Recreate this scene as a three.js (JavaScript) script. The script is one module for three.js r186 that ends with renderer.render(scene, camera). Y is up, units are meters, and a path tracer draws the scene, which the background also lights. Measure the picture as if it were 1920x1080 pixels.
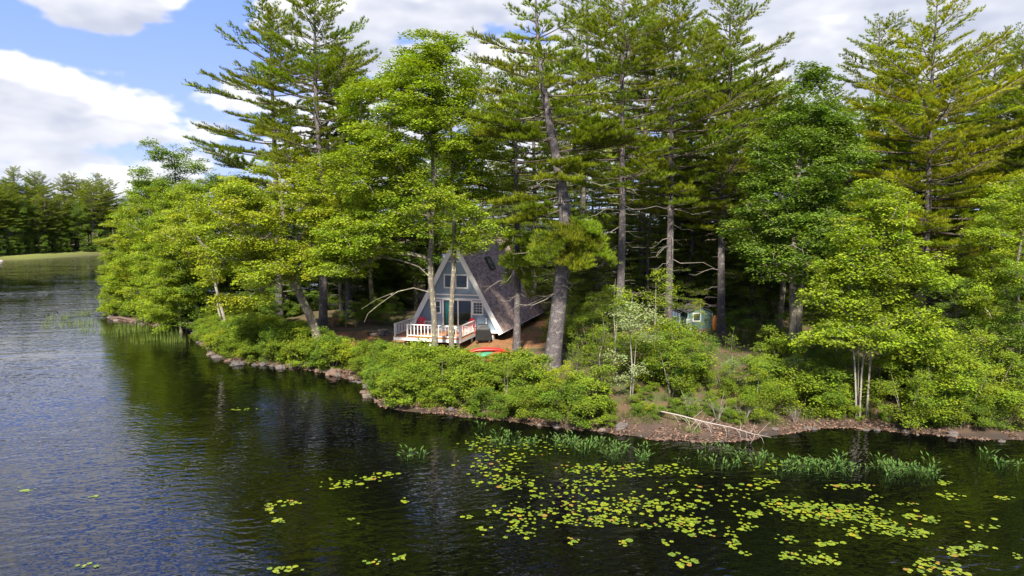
import * as THREE from 'three';
import { ImprovedNoise } from 'three/addons/math/ImprovedNoise.js';
import { mergeGeometries } from 'three/addons/utils/BufferGeometryUtils.js';

// ------------------------------------------------------------------ camera, sky, sun, exposure
const F = 1280, CAMH = 9.7, PITCH = Math.atan(119 / F);          // focal length in photograph pixels (1920 wide)
const scene = new THREE.Scene();
const camera = new THREE.PerspectiveCamera(2 * Math.atan(540 / F) * 180 / Math.PI, 16 / 9, 0.1, 3000);
camera.position.set(0, CAMH, 0);
camera.rotation.x = -PITCH;
const renderer = new THREE.WebGLRenderer({ antialias: true });
renderer.toneMapping = THREE.LinearToneMapping;
renderer.toneMappingExposure = 2.45;
renderer.shadowMap.enabled = true;
renderer.setSize(1024, 576);

const SUN = new THREE.Vector3(-0.10, 0.65, 0.75).normalize();
const sun = new THREE.DirectionalLight(new THREE.Color(1, 0.93, 0.79), 5);
sun.position.copy(SUN).multiplyScalar(150).add(new THREE.Vector3(0, 0, -55));
sun.target.position.set(0, 0, -55);
sun.castShadow = true; sun.shadow.radius = 7;
sun.shadow.mapSize.set(4096, 4096);
Object.assign(sun.shadow.camera, { left: -90, right: 90, top: 90, bottom: -90, near: 1, far: 400 });
scene.add(sun, sun.target);

const rng = (s) => () => { s |= 0; s = s + 0x6D2B79F5 | 0; let t = Math.imul(s ^ s >>> 15, 1 | s); t = t + Math.imul(t ^ t >>> 7, 61 | t) ^ t; return ((t ^ t >>> 14) >>> 0) / 4294967296; };
const perlin = new ImprovedNoise();
const noise = (x, y, z = 0.37) => perlin.noise(x, y, z);
const fbm = (x, y, z, n) => { let a = 0.5, s = 0; for (let i = 0; i < n; i++) { s += a * noise(x, y, z); x = x * 2.03 + 5.1; y = y * 2.03 + 1.7; z = z * 2.03 + 9.2; a *= 0.55; } return s; };
const clamp = (x, a = 0, b = 1) => Math.min(b, Math.max(a, x));
const smooth = (a, b, x) => { const t = clamp((x - a) / (b - a)); return t * t * (3 - 2 * t); };
const lerp = (a, b, t) => a + (b - a) * t;

const cp = Math.cos(PITCH), sp = Math.sin(PITCH);
function dirOf(px, py) { const cx = (px - 960) / F, cy = (540 - py) / F; return [cx, cy * cp - sp, -cy * sp - cp]; }
function onLevel(px, py, y = 0) { const d = dirOf(px, py), t = (y - CAMH) / d[1]; return [d[0] * t, y, d[2] * t]; }
function atDepth(px, d, y) { return [(px - 960) / F * (d * cp - (y - CAMH) * sp), y, -d]; }
const elev = (py, d) => CAMH + d * Math.tan(Math.atan((540 - py) / F) - PITCH);
function toPixel(x, y, z) { const dy = y - CAMH, zc = -z * cp - dy * sp, yc = dy * cp - z * sp; return [960 + F * x / zc, 540 - F * yc / zc]; }

{ // the sky: air and clouds, float equirectangular
  const w = 3072, h = 1536, data = new Float32Array(w * h * 4);
  const blobs = [];   // cloud banks, as directions: azimuth and elevation in degrees, widths in degrees, amount
  const B = (px, py, rx, ry, a) => { const d = dirOf(px, py); blobs.push([Math.atan2(d[0], -d[2]) * 57.3, Math.asin(d[1] / Math.hypot(...d)) * 57.3, rx / 22, ry / 22, a]); };
  B(40, 170, 190, 80, .62); B(240, 200, 130, 45, .5); B(120, 265, 330, 60, .45); B(285, 18, 105, 34, .8); B(205, 46, 40, 10, .3); B(108, 35, 22, 9, .4); B(405, 105, 28, 10, .4);
  B(430, 140, 70, 30, .45); B(700, 90, 130, 90, .6); B(840, 20, 220, 50, .5); B(1050, 180, 260, 120, .55); B(1600, 60, 420, 110, 1.0); B(1850, 130, 200, 60, .5); B(1350, 60, 170, 80, .8);
  B(200, 112, 190, 32, -.75); B(30, 45, 130, 40, -1); B(440, 60, 60, 60, -.6); B(170, 90, 120, 22, -.8); B(370, 90, 90, 50, -.55); B(770, 70, 45, 26, -.6); B(420, 205, 80, 30, -.2);
  const cloud = (x, y, z, az, el, n) => {
    const k = 3.4 / (0.35 + y * 0.6 + 0.4);
    let v = fbm(x * k * 1.9, y * 17, z * k * 1.9, n) * 2.5 + fbm(x * 1.3 + 7, y * 3, z * 1.3, 2) * 0.5 + 0.26;
    if (el < 40 && Math.abs(az) < 70) for (const b of blobs) { const u = (az - b[0]) / b[2], t = (el - b[1]) / b[3], q = u * u + t * t; if (q < 6) v += b[4] * Math.exp(-q); }
    return v;
  };
  for (let j = 0; j < h; j++) {
    const lat = ((j + .5) / h - .5) * Math.PI, y = Math.sin(lat), c = Math.cos(lat), el = lat * 57.2958;
    for (let i = 0; i < w; i++) {
      const lon = ((i + .5) / w - .5) * 2 * Math.PI, x = Math.cos(lon) * c, z = Math.sin(lon) * c, k = (j * w + i) * 4;
      const e = Math.max(0, y), s = Math.pow(1 - e, 3.4);
      let r = lerp(.07, .42, s), g = lerp(.19, .51, s), b = lerp(.74, .72, s);
      if (y > -0.02) {
        const az = Math.atan2(x, -z) * 57.2958, d = cloud(x, y, z, az, el, 6);
        const a = smooth(.0, .46, d) * smooth(-.02, .03, y);
        if (a > 0) {
          const up = cloud(x * .995, y + .028, z * .995, az, el + 1.6, 4), th = clamp(smooth(.05, .85, up) * .72 + fbm(x * 9, y * 26, z * 9, 4) * .9);
          const lit = 1 - th, fine = fbm(x * 26, y * 60, z * 26, 3) * .12;
          const cr = lerp(.37, .655, lit) + fine * .5, cg = lerp(.395, .655, lit) + fine * .5, cb = lerp(.48, .67, lit) + fine * .5;
          r = lerp(r, cr, a); g = lerp(g, cg, a); b = lerp(b, cb, a);
        }
      } else { const t = smooth(-.02, -.2, y); r = lerp(r, .05, t); g = lerp(g, .06, t); b = lerp(b, .06, t); }
      data[k] = r * .72; data[k + 1] = g * .72; data[k + 2] = b * .72; data[k + 3] = 1;
    }
  }
  const t = new THREE.DataTexture(data, w, h, THREE.RGBAFormat, THREE.FloatType);
  t.mapping = THREE.EquirectangularReflectionMapping; t.magFilter = t.minFilter = THREE.LinearFilter; t.needsUpdate = true;
  scene.background = t; scene.environment = t;
}
console.log('sky', performance.now() | 0);

// ------------------------------------------------------------------ helpers: names, meshes, geometry
const used = {};
const numbered = (n) => { const k = used[n] = (used[n] ?? -1) + 1; return k ? n + '_' + String(k).padStart(3, '0') : n; };
function tag(o, label, category, group, kind) { if (label) o.userData.label = label; if (category) o.userData.category = category; if (group) o.userData.group = group; if (kind) o.userData.kind = kind; return o; }
function thing(name, label, category, group, pos, turn = 0) { const o = new THREE.Group(); o.name = numbered(name); tag(o, label, category, group); if (pos) o.position.set(...pos); o.rotation.y = turn; scene.add(o); return o; }
function part(name, geo, m, parent) { const o = new THREE.Mesh(geo, m); o.name = parent === scene ? numbered(name) : name; parent.add(o); return o; }
function dup(src, label, group) { const o = src.clone(); o.name = numbered(src.name.replace(/_\d{3}$/, '')); o.userData = { ...src.userData }; if (label) o.userData.label = label; if (group) o.userData.group = group; scene.add(o); return o; }
const C = (r, g, b) => new THREE.Color().setRGB(r, g, b);
const mat = (r, g, b, rough = .8, more = {}) => new THREE.MeshPhysicalMaterial({ color: C(r, g, b), roughness: rough, ...more });

class Buf { // growing triangle buffer
  constructor(n = 4096) { this.p = new Float32Array(n * 3); this.c = new Float32Array(n * 3); this.n = 0; this.i = []; }
  vert(x, y, z, col) { if ((this.n + 1) * 3 > this.p.length) { for (const k of ['p', 'c']) { const a = new Float32Array(this[k].length * 2); a.set(this[k]); this[k] = a; } } const o = this.n * 3; this.p[o] = x; this.p[o + 1] = y; this.p[o + 2] = z; this.c[o] = col[0]; this.c[o + 1] = col[1]; this.c[o + 2] = col[2]; return this.n++; }
  geo() { const g = new THREE.BufferGeometry(); g.setAttribute('position', new THREE.BufferAttribute(this.p.slice(0, this.n * 3), 3)); g.setAttribute('color', new THREE.BufferAttribute(this.c.slice(0, this.n * 3), 3)); g.setIndex(new THREE.BufferAttribute(new Uint32Array(this.i), 1)); return g; }
}
const V = (a, b, c) => new THREE.Vector3(a, b, c);
class Tubes { // tapered limbs with smooth normals and uv in metres
  constructor() { this.p = []; this.nn = []; this.u = []; this.i = []; }
  add(pts, sides = 6, cap = false) {
    let base = this.p.length / 3, len = 0, side = null;
    for (let k = 0; k < pts.length; k++) {
      const a = pts[Math.max(0, k - 1)], b = pts[Math.min(pts.length - 1, k + 1)], q = pts[k];
      const t = V(b[0] - a[0], b[1] - a[1], b[2] - a[2]).normalize();
      if (!side) side = Math.abs(t.x) < .8 ? V(1, 0, 0) : V(0, 0, 1);
      side = side.clone().addScaledVector(t, -side.dot(t)).normalize();
      const up = t.clone().cross(side);
      if (k) len += Math.hypot(q[0] - pts[k - 1][0], q[1] - pts[k - 1][1], q[2] - pts[k - 1][2]);
      for (let s = 0; s <= sides; s++) {
        const an = s / sides * Math.PI * 2, c = Math.cos(an), d = Math.sin(an), nx = side.x * c + up.x * d, ny = side.y * c + up.y * d, nz = side.z * c + up.z * d;
        this.p.push(q[0] + nx * q[3], q[1] + ny * q[3], q[2] + nz * q[3]); this.nn.push(nx, ny, nz); this.u.push(s / sides, len);
      }
    }
    for (let k = 0; k < pts.length - 1; k++) for (let s = 0; s < sides; s++) { const a = base + k * (sides + 1) + s, b = a + sides + 1; this.i.push(a, a + 1, b, b, a + 1, b + 1); }
    if (cap) for (const k of [0, pts.length - 1]) { const q = pts[k], c = this.p.length / 3, o = base + k * (sides + 1); this.p.push(q[0], q[1], q[2]); const t = k ? 1 : -1, e = pts[k ? k - 1 : 1]; const v = V(q[0] - e[0], q[1] - e[1], q[2] - e[2]).normalize(); this.nn.push(v.x, v.y, v.z); this.u.push(.5, len); for (let s = 0; s < sides; s++) t > 0 ? this.i.push(c, o + s, o + s + 1) : this.i.push(c, o + s + 1, o + s); }
    return this;
  }
  geo() { const g = new THREE.BufferGeometry(); g.setAttribute('position', new THREE.Float32BufferAttribute(this.p, 3)); g.setAttribute('normal', new THREE.Float32BufferAttribute(this.nn, 3)); g.setAttribute('uv', new THREE.Float32BufferAttribute(this.u, 2)); g.setIndex(this.i); return g; }
}
const tube = (pts, sides = 6, cap = true) => new Tubes().add(pts, sides, cap).geo();
function box(x0, x1, y0, y1, z0, z1) { const g = new THREE.BoxGeometry(x1 - x0, y1 - y0, z1 - z0); g.translate((x0 + x1) / 2, (y0 + y1) / 2, (z0 + z1) / 2); return g; }
function tex(w, h, fn, srgb = true, rep) {
  const d = new Uint8Array(w * h * 4);
  for (let j = 0; j < h; j++) for (let i = 0; i < w; i++) { const v = fn(i / w, j / h, i, j), k = (j * w + i) * 4; d[k] = clamp(v[0]) * 255; d[k + 1] = clamp(v[1]) * 255; d[k + 2] = clamp(v[2]) * 255; d[k + 3] = 255; }
  const t = new THREE.DataTexture(d, w, h); t.wrapS = t.wrapT = THREE.RepeatWrapping; t.magFilter = THREE.LinearFilter; t.minFilter = THREE.LinearMipmapLinearFilter; t.generateMipmaps = true;
  if (srgb) t.colorSpace = THREE.SRGBColorSpace; if (rep) t.repeat.set(...rep); t.needsUpdate = true; return t;
}
// noise that repeats over the unit square
const tnoise = (u, v, f, s = 0) => { const a = noise(u * f, v * f, s), b = noise((u - 1) * f, v * f, s), c = noise(u * f, (v - 1) * f, s), d = noise((u - 1) * f, (v - 1) * f, s); const x = smooth(0, 1, u), y = smooth(0, 1, v); return lerp(lerp(a, b, x), lerp(c, d, x), y); };

// ------------------------------------------------------------------ land and water
const shorePx = [[1920, 826], [1840, 824], [1760, 817], [1680, 808], [1600, 803], [1520, 802], [1460, 812], [1400, 824], [1300, 827], [1200, 820], [1100, 808], [1000, 795], [900, 785], [810, 775], [735, 768], [700, 748], [678, 716], [620, 700], [540, 690], [480, 684], [430, 677], [402, 664], [378, 642], [368, 622], [335, 613], [290, 611], [250, 604], [212, 599], [194, 590]];
const front = shorePx.map(([a, b]) => { const p = onLevel(a, b, 0); return [p[0], p[2]]; });
const land = [[300, -10], [90, -24], [45, -27], ...front, [-43, -80], [-36, -88], [-28, -100], [-22, -130], [-10, -150], [10, -190], [60, -260], [300, -300]];
const farLand = [[-700, -90], [-210, -130], [-160, -158], [-139, -178], [-136, -192], [-132, -208], [-122, -226], [-90, -250], [-40, -275], [30, -290], [60, -262], [300, -302], [700, -700], [-700, -700]];
function sdPoly(P, x, z) {
  let d = 1e9, ins = false;
  for (let i = 0, j = P.length - 1; i < P.length; j = i++) {
    const [ax, az] = P[i], [bx, bz] = P[j], ex = bx - ax, ez = bz - az, wx = x - ax, wz = z - az, t = clamp((wx * ex + wz * ez) / (ex * ex + ez * ez));
    const dx = wx - ex * t, dz = wz - ez * t, q = dx * dx + dz * dz; if (q < d) d = q;
    if ((az > z) !== (bz > z) && x < (bx - ax) * (z - az) / (bz - az) + ax) ins = !ins;
  }
  return ins ? Math.sqrt(d) : -Math.sqrt(d);
}
const shoreDist = (x, z) => { const wob = noise(x * .9, z * .9, 3.3) * .35 + noise(x * .3, z * .3, 1.3) * .4; return Math.max(sdPoly(land, x, z), z < -100 || x < -100 ? sdPoly(farLand, x, z) : -99) + wob; };
function groundOf(d, x, z) {
  if (d < 0) return Math.max(-2.2, d * .22 - .01);
  const bank = .10 * smooth(0, .4, d) + .22 * smooth(.3, 2.6, d) + .62 * smooth(1.5, 6, d) + .35 * smooth(5, 11, d) + .9 * smooth(12, 45, d);
  return bank + (noise(x * .8, z * .8, 5) * .07 + noise(x * .25, z * .25, 8) * .16) * smooth(.5, 4, d);
}
const ground = (x, z) => groundOf(shoreDist(x, z), x, z);
function onGround(px, py) { const d = dirOf(px, py); for (let t = 15; t < 400; t += .1) { const x = d[0] * t, y = CAMH + d[1] * t, z = d[2] * t; if (y < Math.max(0, ground(x, z))) return [x, y, z]; } return onLevel(px, py, 0); }

// the cabin's frame
const YAW = 16.5 * Math.PI / 180, BASE = 2.05, HX = [Math.cos(YAW), Math.sin(YAW)], HZ = [-Math.sin(YAW), Math.cos(YAW)];   // local x and local z (towards the lake) as world x, z
const foot = onLevel(939, 621, BASE), cabinAt = [foot[0] - 3.5 * HX[0], BASE, foot[2] - 3.5 * HX[1]];
const inCabin = (x, z) => { const dx = x - cabinAt[0], dz = z - cabinAt[2]; return [dx * HX[0] + dz * HX[1], dx * HZ[0] + dz * HZ[1]]; };
const cabinPoint = (lx, ly, lz) => [cabinAt[0] + lx * HX[0] + lz * HZ[0], BASE + ly, cabinAt[2] + lx * HX[1] + lz * HZ[1]];
const pit = onGround(712, 628);
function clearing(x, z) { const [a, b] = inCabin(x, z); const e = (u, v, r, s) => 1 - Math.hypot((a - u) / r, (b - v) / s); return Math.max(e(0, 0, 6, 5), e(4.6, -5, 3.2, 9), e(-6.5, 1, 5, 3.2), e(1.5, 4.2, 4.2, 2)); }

const grit = tex(512, 512, (u, v) => { const a = .5 + .5 * tnoise(u, v, 40, 2) + .35 * tnoise(u, v, 90, 7), b = tnoise(u, v, 12, 4) * .3; const k = .82 + (a - .5) * .38 + b * .4; return [k, k * (1 + b * .12), k * (1 - b * .1)]; }, false);
{
  const axis = (lo, hi, step, ends) => { const a = []; for (let v = lo; v <= hi + 1e-6; v += step) a.push(v); let l = lo, r = hi, s = step; while (l > ends[0] || r < ends[1]) { s *= 1.22; if (l > ends[0]) a.unshift(l = Math.max(ends[0], l - s)); if (r < ends[1]) a.push(r = Math.min(ends[1], r + s)); } return a; };
  const X = axis(-62, 44, .5, [-900, 900]), Z = axis(-96, -24, .5, [-900, 300]);
  const p = [], c = [], uv = [], id = [];
  for (const z of Z) for (const x of X) {
    const d = shoreDist(x, z), y = groundOf(d, x, z); p.push(x, y, z); uv.push(x / 2.3, z / 2.3);
    const n1 = noise(x * .55, z * .55, 11), n2 = noise(x * 1.9, z * 1.9, 21), cl = clearing(x, z), far = x < -100 || z < -150;
    let col;
    if (d > -.3 && d < .45 + n1 * .3 && !far) col = [.045 + n2 * .012, .03 + n2 * .008, .02]; else if (d < -.3) col = d > -1.6 + n1 ? [.07, .035, .014] : [.014, .011, .007];
    else if (far) col = d < 13 ? [.17 + n2 * .03, .19 + n2 * .03, .03] : [.12 + n2 * .04, .075 + n2 * .02, .035];
    else if (d < 2.4 + n1 * 1.6 + n2 * .5) col = [.085 + n2 * .05, .052 + n2 * .03, .034 + n2 * .02];
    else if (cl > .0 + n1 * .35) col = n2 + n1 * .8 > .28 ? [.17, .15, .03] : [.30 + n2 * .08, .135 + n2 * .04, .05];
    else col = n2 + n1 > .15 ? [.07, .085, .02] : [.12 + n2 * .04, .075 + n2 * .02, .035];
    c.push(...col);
  }
  for (let j = 0; j < Z.length - 1; j++) for (let i = 0; i < X.length - 1; i++) { const a = j * X.length + i, b = a + X.length; id.push(a, b, a + 1, b, b + 1, a + 1); }
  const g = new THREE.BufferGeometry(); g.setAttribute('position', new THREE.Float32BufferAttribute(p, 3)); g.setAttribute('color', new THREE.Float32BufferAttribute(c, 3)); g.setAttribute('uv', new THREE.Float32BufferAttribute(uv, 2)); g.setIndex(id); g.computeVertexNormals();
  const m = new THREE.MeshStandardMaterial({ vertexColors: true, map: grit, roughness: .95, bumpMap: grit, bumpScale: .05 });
  tag(part('ground', g, m, scene), 'leaf-strewn forest floor and lake bank of needles and litter', 'ground', null, 'structure');
}
console.log('ground', performance.now() | 0);
{ // lake: ripples are wave trains that repeat over the tile
  const waves = (seed, n, k0, k1, tile, spread) => { const r = rng(seed), out = []; while (out.length < n) { const k = k0 * Math.pow(k1 / k0, r()), an = (r() + r() + r() - 1.5) * spread + Math.PI / 2 + .12; const kx = Math.round(k * Math.cos(an)), ky = Math.round(k * Math.sin(an)); if (kx || ky) out.push([kx * 2 * Math.PI, ky * 2 * Math.PI, r() * 6.283, 1 / Math.pow(Math.hypot(kx, ky), 1.15)]); } return out; };
  const A = waves(5, 56, 14, 80, 9, .9), Bv = waves(9, 26, 5, 34, 17, 1.2);
  const hgt = (L, u, v) => { let s = 0, t = 0; for (const w of L) { s += Math.sin(u * w[0] + v * w[1] + w[2]) * w[3]; t += w[3] * w[3]; } return s / Math.sqrt(t / 2); };
  const S = 512, tile = new Float32Array(S * S); for (let j = 0; j < S; j++) for (let i = 0; i < S; i++) tile[j * S + i] = hgt(A, i / S, j / S);
  const bump = tex(2048, 2048, (u, v, i, j) => { const wind = clamp(.62 + tnoise(u, v, 4, 51) * .75 + tnoise(u, v, 9, 57) * .45, .22, 1.15), k = .5 + tile[(j % S) * S + i % S] * .13 * wind; return [k, k, k]; }, false, [1 / 36, 1 / 36]);
  const N = 384, e = 1 / N, ht = new Float32Array(N * N); for (let j = 0; j < N; j++) for (let i = 0; i < N; i++) ht[j * N + i] = hgt(Bv, i / N, j / N);
  const norm = tex(N, N, (u, v, i, j) => { const dx = (ht[j * N + (i + 1) % N] - ht[j * N + (i + N - 1) % N]) * .5 * N / 17 * .0032, dy = (ht[((j + 1) % N) * N + i] - ht[((j + N - 1) % N) * N + i]) * .5 * N / 17 * .0032; const l = 1 / Math.hypot(dx, dy, 1); return [.5 - dx * l * .5, .5 - dy * l * .5, .5 + l * .5]; }, false, [1 / 17, 1 / 17]);
  const g = new THREE.PlaneGeometry(1800, 1200, 1, 1); g.rotateX(-Math.PI / 2); g.translate(0, 0, -300);
  const uv = g.attributes.uv, ps = g.attributes.position; for (let k = 0; k < 4; k++) uv.setXY(k, ps.getX(k), -ps.getZ(k));
  const m = new THREE.MeshPhysicalMaterial({ color: C(.0012, .0012, .0014), roughness: .02, ior: 1.58, bumpMap: bump, bumpScale: .022, normalMap: norm, normalScale: new THREE.Vector2(1, 1) });
  tag(part('lake_water', g, m, scene), 'dark rippled lake water reflecting sky and trees', 'lake', null, 'structure');
}
console.log('lake', performance.now() | 0);

// ------------------------------------------------------------------ plant materials
function bark(seed, base, dark, lichen, amount) {
  return tex(256, 512, (u, v) => {
    const f = tnoise(u, v, 9, seed) * .5 + tnoise(u * 1, v, 22, seed + 3) * .5, cr = Math.abs(tnoise((u * 3) % 1, v, 14, seed + 8)), t = smooth(.02, .22, cr) * .75 + .25 + f * .25, l = smooth(.18, .32, tnoise(u, v, 7, seed + 20) + tnoise(u, v, 30, seed + 25) * .35) * amount;
    return [0, 1, 2].map((k) => lerp(lerp(dark[k], base[k], t), lichen[k], l));
  });
}
const barkMat = (t, rep = [1, .5]) => { t.repeat.set(...rep); return new THREE.MeshStandardMaterial({ map: t, bumpMap: t, bumpScale: .03, roughness: .95 }); };
const M = {
  pineBark: barkMat(bark(1, [.36, .33, .335], [.20, .185, .19], [.54, .54, .49], .5)),
  greyBark: barkMat(bark(2, [.46, .43, .39], [.28, .25, .23], [.66, .66, .50], 1)),
  paleBark: barkMat(bark(3, [.64, .61, .57], [.38, .35, .32], [.62, .62, .50], .4)),
  deadWood: mat(.22, .19, .165, .95), bleached: mat(.29, .25, .22, .95), twig: mat(.075, .058, .045, .95),
};
const leafMat = (r, g, b, tr = .5) => new THREE.MeshPhysicalMaterial({ color: C(r, g, b), vertexColors: true, roughness: .96, specularIntensity: .25, transmission: tr, thickness: 0, side: THREE.DoubleSide });
const L = {
  lime: leafMat(.31, .37, .006), spring: leafMat(.26, .35, .006), mid: leafMat(.145, .235, .008), shrub: leafMat(.20, .28, .006), pale: leafMat(.32, .38, .15),
  pine: leafMat(.215, .275, .006, .46), pineGold: leafMat(.34, .385, .005, .46), fir: leafMat(.135, .205, .009, .4),
};

// ------------------------------------------------------------------ plant builders
const TMP = [V(0, 0, 0), V(0, 0, 0), V(0, 0, 0)];
function leaf(b, x, y, z, dx, dy, dz, nx, ny, nz, len, wid, col) {   // folded rhombus: stalk end, two sides, tip
  let sx = dy * nz - dz * ny, sy = dz * nx - dx * nz, sz = dx * ny - dy * nx; const s = wid * .5 / (Math.hypot(sx, sy, sz) || 1); sx *= s; sy *= s; sz *= s;
  const mx = x + dx * len * .45, my = y + dy * len * .45, mz = z + dz * len * .45, f = wid * .16;
  const a = b.vert(x, y, z, col), c = b.vert(mx + sx + nx * f, my + sy + ny * f, mz + sz + nz * f, col), d = b.vert(x + dx * len, y + dy * len, z + dz * len, col), e = b.vert(mx - sx + nx * f, my - sy + ny * f, mz - sz + nz * f, col);
  b.i.push(a, c, d, a, d, e);
}
function blade(b, x, y, z, dx, dy, dz, sx, sy, sz, len, wid, col) { const a = b.vert(x - sx * wid, y - sy * wid, z - sz * wid, col), c = b.vert(x + sx * wid, y + sy * wid, z + sz * wid, col), d = b.vert(x + dx * len, y + dy * len, z + dz * len, col); b.i.push(a, c, d); }
function tuft(b, r, x, y, z, dx, dy, dz, n, len, wid, col) {
  for (let k = 0; k < n; k++) {
    let ax = dx + (r() - .5) * 1.5, ay = dy + (r() - .5) * 1.2 + .12, az = dz + (r() - .5) * 1.5; const l = 1 / Math.hypot(ax, ay, az); ax *= l; ay *= l; az *= l;
    let sx = az + (r() - .5), sy = (r() - .5) * .8, sz = -ax + (r() - .5); const q = 1 / (Math.hypot(sx, sy, sz) || 1);
    blade(b, x, y, z, ax, ay, az, sx * q, sy * q, sz * q, len * (.7 + r() * .6), wid, col);
  }
}
function broadleaf(o) { // branches grow out to sprays of leaves spread through the crown
  const r = rng(o.seed), nodes = [], trunkT = new Tubes(), limbT = new Tubes(), crown = new Buf(40000);
  const add = (x, y, z, parent, rad, tr) => { nodes.push({ x, y, z, parent, rad, tr, a: 0, dep: parent < 0 ? 0 : nodes[parent].dep + 1 }); return nodes.length - 1; };
  for (const t of o.trunks) {
    const curve = new THREE.CatmullRomCurve3(t.map((q) => V(q[0], q[1], q[2]))), n = Math.max(6, t.length * 4), pts = []; let prev = -1;
    for (let k = 0; k <= n; k++) { const u = k / n, q = curve.getPoint(u), f = u * (t.length - 1), i = Math.min(t.length - 2, f | 0), rad = lerp(t[i][3], t[i + 1][3], f - i), fl = k === 0 ? 1.25 : k === 1 ? 1.06 : 1; pts.push([q.x + (r() - .5) * rad * .25, q.y - (k ? 0 : .25), q.z + (r() - .5) * rad * .25, rad * fl]); prev = add(q.x, q.y, q.z, prev, rad, true); }
    trunkT.add(pts, 9);
  }
  const targets = [];
  for (const lo of o.lobes) for (let k = 0; k < lo.n * (o.more ?? 1); k++) {
    let x, y, z, q; do { x = r() * 2 - 1; y = r() * 2 - 1; z = r() * 2 - 1; q = Math.hypot(x, y, z); } while (q > 1 || q < .02);
    const u = Math.pow(q, lo.shell ?? .5) / q, per = o.per ?? 7, cl = o.clump ?? .8;
    if (k % per === 0) lo.at = [lo.c[0] + x * u * lo.r[0], lo.c[1] + y * u * lo.r[1], lo.c[2] + z * u * lo.r[2]];
    const v = k % per === 0 ? 0 : cl; targets.push([lo.at[0] + x * v, lo.at[1] + y * v * .8, lo.at[2] + z * v, 1]);
  }
  const start = nodes.length;
  const near = (t) => { let b = 1e9, at = 0; for (let k = 0; k < nodes.length; k++) { const n = nodes[k]; if (n.y < o.attach && n.tr) continue; const d = Math.hypot(n.x - t[0], n.y - t[1], n.z - t[2]) + Math.max(0, n.y - t[1] + .3) * .8 + (n.tr ? 0 : .25); if (d < b) { b = d; at = k; } } return [at, b]; };
  targets.forEach((t) => { let d = 1e9; for (let k = 0; k < start; k++) if (nodes[k].y >= o.attach) d = Math.min(d, Math.hypot(nodes[k].x - t[0], nodes[k].y - t[1], nodes[k].z - t[2])); t[4] = d + r() * .6; });
  targets.sort((a, b) => a[4] - b[4]);
  for (const t of targets) {
    const [at, d] = near(t), n = nodes[at], seg = Math.max(1, Math.ceil(d / .8)); let prev = at;
    for (let k = 1; k <= seg; k++) { const u = k / seg, s = Math.sin(u * Math.PI) * d * .08; prev = add(lerp(n.x, t[0], u) + (r() - .5) * .12 * (u < 1), lerp(n.y, t[1], u) + s * (o.arch ?? 1), lerp(n.z, t[2], u) + (r() - .5) * .12 * (u < 1), prev, 0, false); }
    for (let k = prev; k >= 0 && !nodes[k].tr; k = nodes[k].parent) nodes[k].a += 1;
  }
  for (let k = start; k < nodes.length; k++) { const n = nodes[k], p = nodes[n.parent], ra = .011 * Math.pow(n.a, .45) * (o.limb ?? 1), rp = p.tr ? Math.min(p.rad * .8, ra * 1.15) : .011 * Math.pow(p.a, .45) * (o.limb ?? 1); if (ra > .0065) limbT.add([[p.x, p.y, p.z, Math.min(rp, ra * 1.35)], [n.x, n.y, n.z, ra]], ra > .04 ? 6 : 4); }
  for (const e of o.bare ?? []) limbT.add(e, 5, true);
  const sz = o.leaf ?? .14, tint = o.tint ?? .2;
  for (const t of targets) {
    const R = (o.spray ?? .6) * (.7 + r() * .6), tone = 1 + (r() - .5) * tint * 2, warm = 1 + (r() - .5) * tint * 1.2, tx = (r() - .5) * .7, tz = (r() - .5) * .7, n = Math.round((o.leaves ?? 45) * (.6 + r() * .8));
    for (let k = 0; k < n; k++) {
      const an = r() * 6.283, q = Math.sqrt(r()) * R, cx = Math.cos(an), cz = Math.sin(an), px = cx * q, pz = cz * q, py = (r() - .5) * R * (o.thick ?? .55) + px * tx * .5 + pz * tz * .5 - q * q * .18 / R;
      let nx = tx * .6 + (r() - .5) * 1.1, ny = 1, nz = tz * .6 + (r() - .5) * 1.1; const l = 1 / Math.hypot(nx, ny, nz); nx *= l; ny *= l; nz *= l;
      let dx = cx + (r() - .5) * 1.3, dz = cz + (r() - .5) * 1.3, dy = -.25 + (r() - .5) * .7; const dd = dx * nx + dy * ny + dz * nz; dx -= dd * nx; dy -= dd * ny; dz -= dd * nz; const m = 1 / (Math.hypot(dx, dy, dz) || 1);
      const v = tone * (.8 + r() * .4), s = sz * (.7 + r() * .6);
      leaf(crown, t[0] + px, t[1] + py, t[2] + pz, dx * m, dy * m, dz * m, nx, ny, nz, s, s * (o.slim ?? .72), [v * warm, v, v * (.85 + r() * .3)]);
    }
  }
  return { trunk: trunkT.geo(), limbs: limbT.geo(), crown: crown.geo() };
}
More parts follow.
